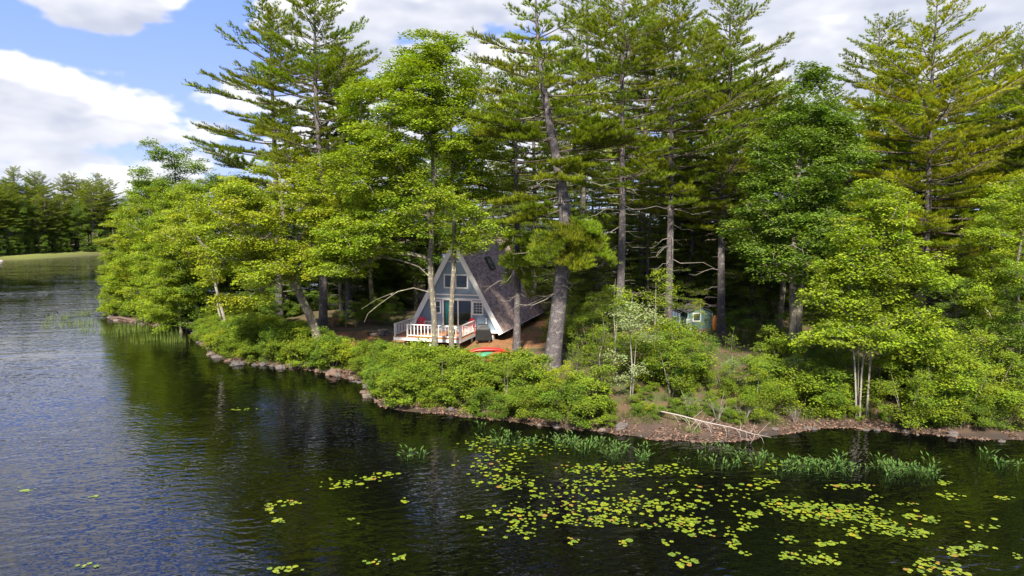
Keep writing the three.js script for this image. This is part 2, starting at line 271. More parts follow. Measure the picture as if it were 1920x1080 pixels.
function pine(o) {
  const r = rng(o.seed), trunkT = new Tubes(), limbT = new Tubes(), deadT = new Tubes(), b = new Buf(120000), H = o.height, ts = o.tuft ?? 1;
  const curve = new THREE.CatmullRomCurve3((o.line ?? [[0, 0, 0], [.15, H * .35, .1], [-.1, H * .7, 0], [.05, H, 0]]).map((q) => V(...q)));
  const P = (u) => curve.getPoint(clamp(u)), rad = (u) => o.r0 * (Math.pow(1 - u, .8) * .93 + .035), pts = [];
  for (let k = 0; k <= 22; k++) { const u = k / 22, q = P(u), f = k === 0 ? 1.3 : k === 1 ? 1.05 : 1; pts.push([q.x, q.y - (k ? 0 : .3), q.z, rad(u) * f]); }
  trunkT.add(pts, 10);
  function limb(u, az, len, a, c, dens = 1) {
    const q = P(u), cx = Math.cos(az), cz = Math.sin(az), R0 = Math.min(rad(u) * .5, .016 + len * .009), seg = 5, line = [], bend = (r() - .5) * .5, tone = (1 + (r() - .5) * (o.tint ?? .34)), warm = 1 + (r() - .5) * .3;
    const at = (s) => { const an = az + bend * s; return [q.x + Math.cos(an) * len * s, q.y + len * (a * s + c * s * s), q.z + Math.sin(an) * len * s]; };
    for (let k = 0; k <= seg; k++) line.push([...at(k / seg), R0 * (1 - k / seg * .8)]);
    limbT.add(line, 4);
    const s0 = (o.bareIn ?? .28) + r() * .12; let side = r() < .5 ? 1 : -1;
    for (let s = s0; s <= 1; s += (o.step ?? .122) * ts / (len * dens) * (.7 + r() * .6)) {
      side = -side; const e = at(s), l2 = clamp((.3 + .7 * (1 - s)) * .46 * len * (.6 + r() * .7), .22, 1.7), an = az + bend * s + side * (.55 + r() * .55), dx = Math.cos(an), dz = Math.sin(an), dy = (o.lift ?? .22) + (r() - .5) * .3;
      if (l2 > .6) limbT.add([[...e, R0 * .35], [e[0] + dx * l2, e[1] + dy * l2, e[2] + dz * l2, .006]], 3);
      for (let t = l2 * .25; t <= l2; t += (o.gap ?? .12) * ts * (.8 + r() * .5)) {
        const v = tone * (.78 + r() * .44);
        tuft(b, r, e[0] + dx * t + (r() - .5) * .12, e[1] + dy * t + (r() - .5) * .1, e[2] + dz * t + (r() - .5) * .12, dx * .8, .42 + dy, dz * .8, o.needles ?? 12, (o.len ?? .25) * ts, (o.wid ?? .022) * ts, [v * warm, v, v]);
      }
    }
    const e = at(1); tuft(b, r, e[0], e[1], e[2], cx, .5, cz, 9, (o.len ?? .25) * ts, (o.wid ?? .022) * ts, [tone, tone, tone]);
  }
  const u0 = o.from, prof = o.prof ?? ((t) => Math.pow(1 - t, .62) * (.72 + .28 * smooth(0, .25, t)) + .05);
  for (let y = u0 * H; y < H - .35; y += (o.whorl ?? .62) * (.7 + r() * .6)) {
    const u = y / H, t = (u - u0) / (1 - u0), n = Math.round((o.per ?? 5.2) + (r() - .5) * 2), a0 = r() * 6.283;
    for (let k = 0; k < n; k++) { if (r() < (o.skip ?? .14)) continue; const len = o.R * prof(t) * (.44 + r() * .78) * (1 + .22 * Math.sin(a0 + k * 2.2 + y)); limb(u + (r() - .5) * .3 / H, a0 + k / n * 6.283 + (r() - .5) * .7, Math.max(.35, len), lerp(o.a0 ?? -.08, o.a1 ?? .75, t * t) + (r() - .5) * .16, lerp(o.c0 ?? .16, .1, t)); }
  }
  const top = P(1); tuft(b, r, top.x, top.y - .1, top.z, 0, 1, 0, 14, .28 * ts, .02 * ts, [1, 1, 1]);
  for (const e of o.limbs ?? []) { const q = P(e[0]), len = Math.hypot(e[1] - q.x, e[3] - q.z), az = Math.atan2(e[3] - q.z, e[1] - q.x), rise = (e[2] - q.y) / len; limb(e[0], az, len, rise - .12, .12, e[4] ?? 1.3); }
  for (let k = 0; k < (o.dead ?? 0); k++) {
    const u = u0 * (.25 + .8 * r()), q = P(u), az = r() * 6.283, len = (.8 + r() * 2.6) * (o.deadLen ?? 1), dr = -.02 - r() * .28, w = r() - .5, line = [];
    for (let s = 0; s <= 4; s++) { const f = s / 4, an = az + w * f; line.push([q.x + Math.cos(an) * len * f, q.y + len * (dr * f + .06 * Math.sin(f * 7 + k)), q.z + Math.sin(an) * len * f, .028 * (1 - f * .8) * (.6 + len * .16)]); }
    deadT.add(line, 4);
    for (let j = 1; j < 4; j++) { const e = line[j], an = az + (r() < .5 ? 1 : -1) * (.5 + r() * .6), l = len * .3 * r() + .15; deadT.add([[e[0], e[1], e[2], e[3] * .6], [e[0] + Math.cos(an) * l, e[1] - l * .15 * r(), e[2] + Math.sin(an) * l, .005]], 3); }
  }
  return { trunk: trunkT.geo(), limbs: limbT.geo(), dead: o.dead ? deadT.geo() : null, crown: b.geo() };
}
let TRIS = 0;
function kind(geos, barkM, limbM, leafM) { for (const k in geos) if (geos[k]) TRIS += geos[k].index.count / 3; return { geos, barkM, limbM, leafM }; }
function plant(k, name, label, category, group, pos, { scale = 1, sy = 1, turn = 0, leaf: lm, bark: bm, lean = [0, 0] } = {}) {
  const o = thing(name, label, category, group, pos, turn);
  o.scale.set(scale, scale * sy, scale); o.rotation.order = 'YXZ'; o.rotation.x = lean[0]; o.rotation.z = lean[1];
  const stem = category === 'shrub' || category === 'water plant' ? 'stem' : 'trunk';
  part(stem, k.geos.trunk, bm ?? k.barkM, o); part('branches', k.geos.limbs, k.limbM ?? bm ?? k.barkM, o).userData.kind = 'stuff';
  if (k.geos.dead) part('dead_branches', k.geos.dead, M.deadWood, o).userData.kind = 'stuff';
  part('crown', k.geos.crown, lm ?? k.leafM, o).userData.kind = 'stuff';
  return o;
}
// base point for a trunk seen at column px and standing d metres off; height from the row of its top
const stand = (px, d) => { let y = 1.2; for (let k = 0; k < 4; k++) { const q = atDepth(px, d, y); y = ground(q[0], q[2]); } const q = atDepth(px, d, y); return [q[0], ground(q[0], q[2]) - .05, q[2]]; };
const tallness = (py, d, pos) => elev(py, d) - pos[1];
const localLine = (base, list) => list.map(([px, py, d, rad]) => { const y = elev(py, d), q = atDepth(px, d, y); return [q[0] - base[0], q[1] - base[1], q[2] - base[2], rad]; });

// ------------------------------------------------------------------ kinds of trees
const whitePines = [0, 1, 2, 3].map((k) => kind(pine({ seed: 100 + k, height: 26, r0: .34, from: [.30, .42, .36, .22][k], R: [6.0, 5.4, 6.6, 5.8][k], dead: [16, 26, 20, 10][k], skip: [.1, .13, .18, .08][k], a1: [.75, .6, .85, .7][k] }), M.pineBark, M.twig, L.pine));
const firs = [0, 1].map((k) => kind(pine({ seed: 140 + k, height: 18, r0: .2, from: [.04, .1][k], R: [3.8, 4.2][k], whorl: .5, per: 6, a0: -.28, a1: .5, c0: .12, lift: .02, bareIn: .15, skip: .06, len: .2, dead: 12, deadLen: .7, step: .2, gap: .14, prof: (t) => Math.pow(1 - t, .85) + .03 }), M.pineBark, M.twig, L.fir));
const youngFirs = [0, 1].map((k) => kind(pine({ seed: 160 + k, height: 4, r0: .05, from: .05, R: 1.35, whorl: .3, per: 6, a0: -.05, a1: .6, c0: .08, lift: .08, bareIn: .06, skip: .05, len: .12, wid: .013, step: .17, gap: .12, needles: 6, prof: (t) => Math.pow(1 - t, .8) + .04 }), M.greyBark, M.twig, L.fir));
const broad = [0, 1, 2].map((k) => kind(broadleaf({ seed: 200 + k, more: 1.35, trunks: [[[0, 0, 0, .2], [.2, 4, .1, .16], [-.2, 8, .2, .11], [.1, 12, 0, .05], [0, 14.5, 0, .02]]], attach: 2.6, lobes: [{ c: [0, 9, 0], r: [3.6, 5.6, 3.6], n: 210, shell: .6 }, { c: [[1.4, -1.3, .6][k], 5.6, [.8, 1, -1.6][k]], r: [3, 2.6, 3], n: 90 }, { c: [[-1, 1, 0][k], 12, 0], r: [2, 2.8, 2], n: 60 }], leaves: 74, leaf: .165, spray: .62 }), M.greyBark, M.greyBark, L.mid));
const bushy = [0, 1].map((k) => kind(broadleaf({ seed: 220 + k, more: 1.3, trunks: [[[0, 0, 0, .11], [.2, 2, .1, .09], [-.2, 5, .2, .06], [.1, 8.6, 0, .02]], [[.2, 0, .1, .08], [.9, 2, .5, .06], [1.4, 5, .6, .02]]], attach: .4, lobes: [{ c: [0, 3.4, 0], r: [3, 3, 3], n: 170, shell: .5 }, { c: [0, 6.6, 0], r: [2.3, 2.8, 2.3], n: 110, shell: .5 }, { c: [0, 1.2, 0], r: [3, .9, 3], n: 60 }], leaves: 70, leaf: .165, spray: .58 }), M.greyBark, M.greyBark, L.spring));
const shrubs = [0, 1, 2, 3, 4].map((k) => kind(broadleaf({ seed: 240 + k, trunks: [0, 1, 2, 3].map((j) => [[Math.cos(j * 1.7 + k) * .06, 0, Math.sin(j * 1.7 + k) * .06, .018], [Math.cos(j * 1.7 + k) * .3, .5, Math.sin(j * 1.7 + k) * .3, .012], [Math.cos(j * 1.7 + k) * .6, 1.25, Math.sin(j * 1.7 + k) * .6, .006]]), attach: .15, lobes: [{ c: [0, .85, 0], r: [[1.0, 1.2, .9, 1.1, .8][k], [.85, .7, .95, .75, 1.1][k], [1.0, .9, 1.1, 1.2, .8][k]], n: 58, shell: .45 }, { c: [.3, 1.3, .1], r: [.6, .5, .6], n: 14 }, ...[0, 1, 2, 3].map((j) => ({ c: [Math.cos(j * 2.1 + k * 1.3) * .7, 1.1 + ((j * 37 + k * 53) % 10) * .085, Math.sin(j * 2.1 + k * 1.3) * .7], r: [.2, .42, .2], n: 6 }))], clump: .3, per: 5, leaves: 52, leaf: .105, spray: .28, thick: .8, limb: .55, slim: [.6, .5, .72, .42, .6][k], tint: .24 }), M.twig, M.twig, L.shrub));
const brush = [0, 1, 2].map((k) => { const r = rng(900 + k), st = [0, 1, 2, 3, 4].map((j) => { const a = j * 1.3 + k, l = .5 + r() * .9, h = 2.2 + r() * 1.5; return [[Math.cos(a) * .1, 0, Math.sin(a) * .1, .03], [Math.cos(a) * l * .5, h * .5, Math.sin(a) * l * .5, .02], [Math.cos(a) * l, h, Math.sin(a) * l, .006]]; }); return kind(broadleaf({ seed: 270 + k, trunks: st, attach: .3, lobes: [...st.map((q) => ({ c: [q[2][0], q[2][1] - .5, q[2][2]], r: [.5, .9, .5], n: 16 })), ...[0, 1, 2, 3, 4, 5].map(() => ({ c: [(r() - .5) * 2.2, .5 + r() * 1.4, (r() - .5) * 2.2], r: [.6, .4, .6], n: 13 }))], clump: .38, per: 5, leaves: 46, leaf: .1, spray: .3, thick: .8, limb: .5, slim: [.6, .45, .75][k], tint: .26 }), M.greyBark, M.twig, L.shrub); });
const saplings = [0, 1].map((k) => kind(broadleaf({ seed: 260 + k, trunks: [[[0, 0, 0, .045], [.08, 1.8, .05, .035], [-.05, 3.8, 0, .02], [.05, 5.6, .05, .008]], ...(k ? [] : [[[.12, 0, .05, .03], [.2, 2, -.1, .02], [.3, 3.6, -.1, .008]]])], attach: .9, lobes: [{ c: [0, 3.3, 0], r: [1.25, 2.3, 1.25], n: 78, shell: .6 }], clump: .5, per: 4, leaves: 30, leaf: .115, spray: .36, limb: .5, thick: .8 }), M.paleBark, M.greyBark, L.pale));
console.log('kinds', TRIS, performance.now() | 0);

// ------------------------------------------------------------------ the trees that the photograph shows singly
{ // big spreading broadleaf on the bank, leaning out over the lake
  const b = stand(606, 48.2), T = localLine(b, [[606, 656, 48.2, .34], [585, 600, 48, .30], [556, 535, 47.8, .27], [540, 470, 47.6, .21], [530, 400, 47.4, .13], [525, 330, 47.4, .05]]); T[0] = [0, 0, 0, .36];
  const at = (px, py, d) => { const y = elev(py, d), q = atDepth(px, d, y); return [q[0] - b[0], y - b[1], q[2] - b[2]]; };
  const k = kind(broadleaf({ seed: 301, more: 1.5, trunks: [T, [T[2], ...localLine(b, [[500, 470, 46.5, .16], [440, 420, 45.5, .09], [390, 385, 45, .04]])], [T[3], ...localLine(b, [[590, 420, 47, .13], [640, 380, 46.4, .05]])]], attach: 3, lobes: [{ c: at(540, 385, 47.4), r: [4.6, 2.9, 4], n: 250, shell: .42 }, { c: at(430, 420, 45.6), r: [3.6, 2.2, 3.2], n: 150, shell: .45 }, { c: at(640, 390, 46.6), r: [2.8, 2.2, 2.8], n: 110, shell: .45 }, { c: at(470, 520, 45.8), r: [2.8, 2.0, 2.2], n: 90, shell: .5 }, { c: at(620, 480, 46), r: [2.2, 1.2, 2], n: 55 }, { c: at(550, 490, 45), r: [2.4, 1.3, 1.6], n: 50 }], leaves: 74, leaf: .165, spray: .6, tint: .22 }), M.greyBark, M.greyBark, L.lime);
  plant(k, 'spreading_broadleaf_tree', 'wide yellow-green broadleaf tree on a thick leaning grey trunk by the bank', 'tree', null, b);
}
{ // the two slender trunks before the deck
  const b = stand(818, 43.4), T = localLine(b, [[818, 672, 43.4, .2], [813, 585, 43.4, .19], [807, 500, 43.4, .18], [810, 420, 43.4, .15], [812, 330, 43.4, .12], [808, 230, 43.4, .07], [800, 130, 43.4, .02]]); T[0] = [0, 0, 0, .22];
  const at = (px, py, d) => { const y = elev(py, d), q = atDepth(px, d, y); return [q[0] - b[0], y - b[1], q[2] - b[2]]; };
  const bareLine = (l) => localLine(b, l);
  const k = kind(broadleaf({ seed: 311, more: 2.1, trunks: [T, [T[3], ...localLine(b, [[775, 340, 43, .09], [730, 280, 42.6, .05], [705, 220, 42.4, .02]])]], attach: 6.5,
    lobes: [{ c: at(740, 210, 42.6), r: [2.9, 3.2, 2.8], n: 170, shell: .45 }, { c: at(700, 320, 42.4), r: [2.9, 2.3, 2.6], n: 120, shell: .5 }, { c: at(810, 170, 43.4), r: [2.1, 2.6, 2.2], n: 100, shell: .5 }, { c: at(690, 440, 42), r: [2.4, 1.4, 2], n: 80, shell: .5 }, { c: at(640, 480, 42), r: [1.7, .9, 1.4], n: 38 }, { c: at(780, 380, 42), r: [1.8, 1.6, 1.8], n: 50 }],
    bare: [bareLine([[806, 548, 43.3, .055], [775, 540, 43, .045], [745, 547, 42.7, .036], [712, 570, 42.4, .028], [690, 588, 42.2, .02], [683, 604, 42.1, .012]]), bareLine([[738, 549, 42.7, .026], [705, 562, 42.4, .018], [677, 580, 42.2, .009]]), bareLine([[804, 518, 43.3, .06], [785, 500, 43.1, .05], [750, 488, 42.8, .04], [715, 482, 42.5, .03], [665, 478, 42.2, .018]]), bareLine([[750, 488, 42.8, .03], [715, 478, 42.6, .022], [690, 462, 42.4, .01]]), bareLine([[715, 482, 42.5, .025], [690, 492, 42.3, .015], [672, 508, 42.2, .007]])],
    leaves: 76, leaf: .165, spray: .58 }), M.greyBark, M.greyBark, L.spring);
  plant(k, 'lakeside_broadleaf_tree', 'tall broadleaf tree before the deck with bare dead limbs reaching sideways', 'tree', null, b);
  const b2 = stand(848, 43.9), T2 = localLine(b2, [[848, 668, 43.9, .18], [846, 590, 43.9, .165], [851, 500, 43.9, .15], [852, 420, 43.9, .13], [848, 320, 44, .1], [842, 200, 44, .06], [815, 60, 44, .015]]); T2[0] = [0, 0, 0, .2];
  const at2 = (px, py, d) => { const y = elev(py, d), q = atDepth(px, d, y); return [q[0] - b2[0], y - b2[1], q[2] - b2[2]]; };
  const k2 = kind(broadleaf({ seed: 312, more: 2.1, trunks: [T2, [T2[4], ...localLine(b2, [[880, 260, 43.6, .06], [905, 210, 43.4, .02]])]], attach: 8, lobes: [{ c: at2(870, 260, 43.8), r: [2.1, 2.4, 2.2], n: 105, shell: .5 }, { c: at2(890, 360, 43.6), r: [1.8, 1.5, 1.8], n: 55 }, { c: at2(808, 95, 44), r: [1.5, 1.3, 1.3], n: 36 }, { c: at2(850, 170, 44.4), r: [1.7, 2, 1.7], n: 40 }, { c: at2(880, 445, 43.4), r: [1.5, .7, 1.2], n: 22 }], leaves: 70, leaf: .165, spray: .58 }), M.greyBark, M.greyBark, L.spring);
  plant(k2, 'lakeside_broadleaf_tree', 'slimmer tall broadleaf tree before the deck, its mottled trunk crossing the glass door', 'tree', null, b2);
}
{ // leaning old pine beside the cabin
  const d0 = 39, b = stand(1032, d0), T = localLine(b, [[1032, 712, d0, 0], [1045, 600, d0, 0], [1053, 520, d0, 0], [1060, 430, d0, 0], [1055, 365, d0, 0], [1042, 290, d0, 0], [1028, 220, d0, 0], [1016, 140, d0, 0], [1008, 60, d0, 0], [1003, -30, d0, 0]]).map((q) => q.slice(0, 3)); T[0] = [0, 0, 0];
  const Hh = T.at(-1)[1], lim = (u, px, py, d) => { const y = elev(py, d), q = atDepth(px, d, y); return [u, q[0] - b[0], y - b[1], q[2] - b[2], 3.2]; };
  const k = kind(pine({ seed: 321, height: Hh, r0: .52, line: T, from: .66, R: 4.6, dead: 30, deadLen: 1.3, per: 4.6, whorl: .7, a1: .6, limbs: [lim(.33, 1140, 490, 37), lim(.335, 1095, 505, 36.4), lim(.34, 1060, 510, 36.4), lim(.345, 1015, 500, 36.6), lim(.37, 1085, 455, 36), lim(.38, 1125, 455, 37.6), lim(.39, 1050, 460, 36.2), lim(.36, 990, 490, 37.6), lim(.51, 1060, 300, 36.4), lim(.505, 1085, 325, 37.6), lim(.565, 1200, 262, 38.2), lim(.56, 1140, 250, 36.4), lim(.36, 1130, 470, 37.2), lim(.35, 1000, 470, 37), lim(.34, 1075, 500, 36.2), lim(.38, 1110, 440, 36.6), lim(.37, 1030, 490, 36), lim(.36, 1150, 500, 38), lim(.4, 960, 420, 37.6), lim(.44, 930, 385, 38.4), lim(.42, 985, 395, 37), lim(.5, 1095, 310, 37), lim(.49, 1075, 340, 36.4), lim(.5, 1020, 340, 37.4), lim(.52, 1110, 290, 37.6), lim(.56, 1180, 255, 37.4), lim(.57, 1150, 235, 36.6), lim(.58, 1120, 220, 37.4), lim(.6, 900, 250, 38.4), lim(.6, 930, 225, 37), lim(.62, 880, 215, 39), lim(.6, 960, 260, 37)] }), M.pineBark, M.twig, L.pine);
  plant(k, 'leaning_pine_tree', 'old pine with a thick bare curving grey trunk on the bank beside the cabin', 'tree', null, b);
}
{ // dark green broadleaf behind the right bank
  const b = stand(1487, 40), T = localLine(b, [[1487, 700, 40, .3], [1489, 590, 40, .26], [1487, 480, 40, .2], [1495, 360, 40, .13], [1505, 240, 40, .06], [1510, 150, 40, .02]]); T[0] = [0, 0, 0, .32];
  const at = (px, py, d) => { const y = elev(py, d), q = atDepth(px, d, y); return [q[0] - b[0], y - b[1], q[2] - b[2]]; };
  const k = kind(broadleaf({ seed: 331, more: 1.7, trunks: [T, [[.35, 0, .2, .2], ...localLine(b, [[1499, 580, 39.8, .17], [1520, 440, 39.6, .1], [1550, 320, 39.4, .04]])]], attach: 5, lobes: [{ c: at(1505, 310, 40), r: [2.3, 3.4, 2.4], n: 130, shell: .55 }, { c: at(1487, 205, 40), r: [.6, 1.7, .6], n: 26 }, { c: at(1522, 180, 40), r: [.55, 1.5, .55], n: 22 }, { c: at(1552, 235, 39.8), r: [.6, 1.6, .6], n: 24 }, { c: at(1455, 285, 39.8), r: [.7, 1.8, .7], n: 28 }, { c: at(1580, 320, 39.6), r: [1.1, 2.4, 1.3], n: 60 }, { c: at(1430, 400, 39.8), r: [1.5, 2.4, 1.7], n: 80 }, { c: at(1500, 460, 38.6), r: [2.7, 1.8, 2.2], n: 110 }, { c: at(1570, 480, 39), r: [2, 1.8, 2], n: 70 }], leaves: 76, leaf: .165, spray: .56, arch: 2.4 }), M.greyBark, M.greyBark, L.mid);
  plant(k, 'deep_green_broadleaf_tree', 'deep green broadleaf tree with twin grey trunks and upswept leaf clumps', 'tree', null, b);
}
{ // clump of pale stems at the right shore
  const b = stand(1612, 32.9), S = (l) => localLine(b, l), T = [S([[1606, 785, 32.9, .07], [1603, 690, 32.9, .06], [1592, 560, 32.8, .045], [1590, 430, 32.8, .02]]), S([[1612, 785, 32.8, .065], [1618, 680, 32.7, .055], [1640, 560, 32.5, .04], [1660, 420, 32.5, .015]]), S([[1625, 785, 33, .08], [1632, 680, 33, .065], [1645, 600, 33.2, .05], [1690, 480, 33.2, .02]]), S([[1610, 780, 33, .05], [1610, 640, 33, .04], [1615, 470, 33.1, .025], [1650, 350, 33.1, .01]])];
  T.forEach((t) => t[0][1] = -.1);
  const at = (px, py, d) => { const y = elev(py, d), q = atDepth(px, d, y); return [q[0] - b[0], y - b[1], q[2] - b[2]]; };
  const k = kind(broadleaf({ seed: 341, more: 2.1, trunks: T.map((q) => q.map((p) => [p[0], p[1], p[2], p[3] * .72])), attach: 2.2, lobes: [{ c: at(1655, 400, 33), r: [.9, 1.7, 1], n: 50 }, { c: at(1590, 470, 32.7), r: [.8, 1.3, .9], n: 34 }, { c: at(1650, 480, 32.8), r: [1.7, 1.5, 1.6], n: 80 }, { c: at(1700, 520, 32.8), r: [1.4, 1.2, 1.4], n: 60 }, { c: at(1580, 540, 32.6), r: [1.3, 1.3, 1.3], n: 50 }, { c: at(1560, 630, 32.4), r: [1.3, .8, 1.2], n: 34 }, { c: at(1660, 610, 32.4), r: [2.2, 1.0, 1.5], n: 60 }, { c: at(1720, 650, 32.3), r: [1.3, .8, 1.2], n: 36 }], leaves: 66, leaf: .145, spray: .48, limb: .7 }), M.paleBark, M.paleBark, L.spring);
  plant(k, 'pale_stemmed_tree', 'bright green tree on a clump of slim pale stems at the water edge', 'tree', null, b);
}
{ // golden pine
  const k = kind(pine({ seed: 351, height: 27, r0: .36, from: .16, R: 9.2, needles: 12, dead: 34, deadLen: 1.2, per: 5, whorl: .62, skip: .1, a0: -.1, a1: .7, prof: (t) => Math.pow(1 - t, .8) * (.75 + .25 * smooth(0, .2, t)) + .03, bareIn: .2 }), M.pineBark, M.twig, L.pineGold);
  const b = stand(1722, 50); plant(k, 'golden_pine_tree', 'broad golden-green pine with a tall straight trunk behind the pale-stemmed tree', 'tree', null, b, { scale: tallness(-12, 50, b) / 27, turn: .6 });
}
console.log('heroes', TRIS, performance.now() | 0);
function tall(k, H, px, d, top, name, label, group, extra = {}) { const b = stand(px, d); return plant(k, name, label, 'tree', group, b, { scale: tallness(top, d, b) / H, ...extra }); }
tall(whitePines[2], 26, 524, 62, 12, 'white_pine_tree', 'tall dark pine with long bare-tipped limbs rising behind the spreading broadleaf', null, { leaf: L.pine, turn: 2.1 });
tall(whitePines[0], 26, 606, 54, -45, 'white_pine_tree', 'dense tall pine whose trunk stands just behind the leaning bank trunk', null, { turn: .8 });
{ const b = stand(969, 45), Hh = tallness(110, 45, b), lim = (u, px, py, d) => { const y = elev(py, d), q = atDepth(px, d, y); return [u, q[0] - b[0], y - b[1], q[2] - b[2], 4.5]; };
  const k = kind(pine({ seed: 361, height: Hh, r0: .27, from: .5, R: 4.4, dead: 14, line: [[0, 0, 0], [.05, Hh * .35, 0], [-.1, Hh * .7, 0], [0, Hh, 0]], limbs: [lim(.36, 1004, 478, 43.6), lim(.33, 1008, 520, 44), lim(.34, 944, 500, 43.6), lim(.31, 990, 548, 43.4), lim(.38, 938, 470, 44.4), lim(.39, 985, 458, 43.2), lim(.35, 965, 505, 42.8), lim(.43, 930, 420, 43.6), lim(.44, 1000, 415, 43.4), lim(.32, 945, 535, 44), lim(.36, 1012, 500, 43.4), lim(.34, 985, 500, 42.8), lim(.37, 1015, 460, 44), lim(.3, 1000, 560, 43.6), lim(.4, 955, 445, 43)] }), M.pineBark, M.twig, L.pine);
  plant(k, 'white_pine_tree', 'pine close beside the cabin roof, its low boughs hanging across the shingles', 'tree', null, b); }
tall(whitePines[1], 26, 1160, 46, -50, 'white_pine_tree', 'slim straight pine between the leaning pine and the thick-trunked pine', null, { turn: 1.2, leaf: L.pine });
tall(whitePines[2], 26, 1252, 50, -25, 'white_pine_tree', 'thick-trunked pine beside the blue sheds with many dead side branches', null, { turn: 5.2, leaf: L.pine });
tall(whitePines[0], 26, 1352, 52, -10, 'white_pine_tree', 'straight pine standing against the right end of the blue shed', null, { turn: 3.3, leaf: L.pine });
tall(whitePines[1], 26, 655, 60, 70, 'white_pine_tree', 'shaded bare pine trunk behind the wooden chair', null, { turn: 2.6, leaf: L.pine });
tall(whitePines[3], 26, 1625, 66, 32, 'dark_pine_tree', 'dark pine behind, seen between the deep green tree and the golden pine', null, { leaf: L.pine, turn: 1.9 });
tall(whitePines[0], 26, 1888, 64, 60, 'dark_pine_tree', 'dark blue-green pine rising beyond the golden pine', 'dark pines beyond the golden pine', { leaf: L.pine, turn: .2 });
tall(whitePines[2], 26, 1838, 70, 72, 'dark_pine_tree', 'dark blue-green pine rising beyond the golden pine', 'dark pines beyond the golden pine', { leaf: L.pine, turn: 3.9 });
// point of land at the left
tall(broad[0], 14.6, 338, 70, 272, 'point_broadleaf_tree', 'dark-topped broadleaf tree rising highest on the point', null, { leaf: L.mid, turn: 1 });
for (const [k, px, d, top, lm, tn] of [[1, 288, 70, 335, 'spring', 2], [2, 250, 72, 392, 'lime', .5], [0, 318, 66, 350, 'spring', 4], [1, 372, 62, 345, 'spring', 5.1], [2, 415, 64, 330, 'mid', .1], [0, 225, 74, 455, 'spring', 3], [2, 340, 61, 420, 'spring', 2.6]]) tall(broad[k], 14.6, px, d, top, 'point_broadleaf_tree', 'yellow-green broadleaf tree crowding the tip of the point', 'broadleaf trees on the point', { leaf: L[lm], turn: tn });
for (const [k, px, d, top, lm, tn] of [[0, 236, 72, 470, 'spring', 1], [1, 272, 71, 455, 'lime', 2], [0, 312, 67, 430, 'spring', 3.2], [1, 352, 63, 440, 'spring', 4], [0, 392, 62, 450, 'mid', 5.5], [1, 330, 72, 420, 'mid', .3], [0, 430, 63, 430, 'spring', 2.2], [1, 214, 73, 520, 'spring', 4.6]]) tall(bushy[k], 9, px, d, top, 'point_bushy_tree', 'bushy low-branched tree hanging leaves to the water on the point', 'bushy trees on the point', { leaf: L[lm], turn: tn });
for (const [k, px, d, top] of [[0, 450, 68, 470], [1, 490, 66, 480], [0, 530, 64, 490], [1, 575, 66, 480], [0, 620, 68, 470], [1, 660, 70, 470], [0, 705, 68, 480], [1, 470, 60, 520], [0, 510, 58, 540]]) tall(bushy[k], 9, px, d, top, 'woodland_bushy_tree', 'shaded bushy tree filling the wood edge behind the garden chairs', 'bushy trees behind the garden chairs', { leaf: L.mid, turn: px });
{ const b = stand(425, 57), k = kind(broadleaf({ seed: 371, trunks: [localLine(b, [[425, 612, 57, .13], [405, 540, 56.6, .11], [385, 470, 56.2, .08], [358, 420, 55.8, .04], [350, 395, 55.6, .02]]), [[.1, 0, .3, .1], [-.6, 3, .2, .07], [-.3, 6.5, 0, .02]]], attach: 4.6, lobes: [{ c: [-3.2, 8.6, 1.4], r: [1.7, 1.5, 1.5], n: 60 }, { c: [-1.2, 6.2, .4], r: [1.6, 1.5, 1.5], n: 50 }], leaves: 66, leaf: .165, spray: .55 }), M.paleBark, M.paleBark, L.lime); plant(k, 'leaning_birch_tree', 'pale-barked tree leaning out over the cove', 'tree', null, b); }
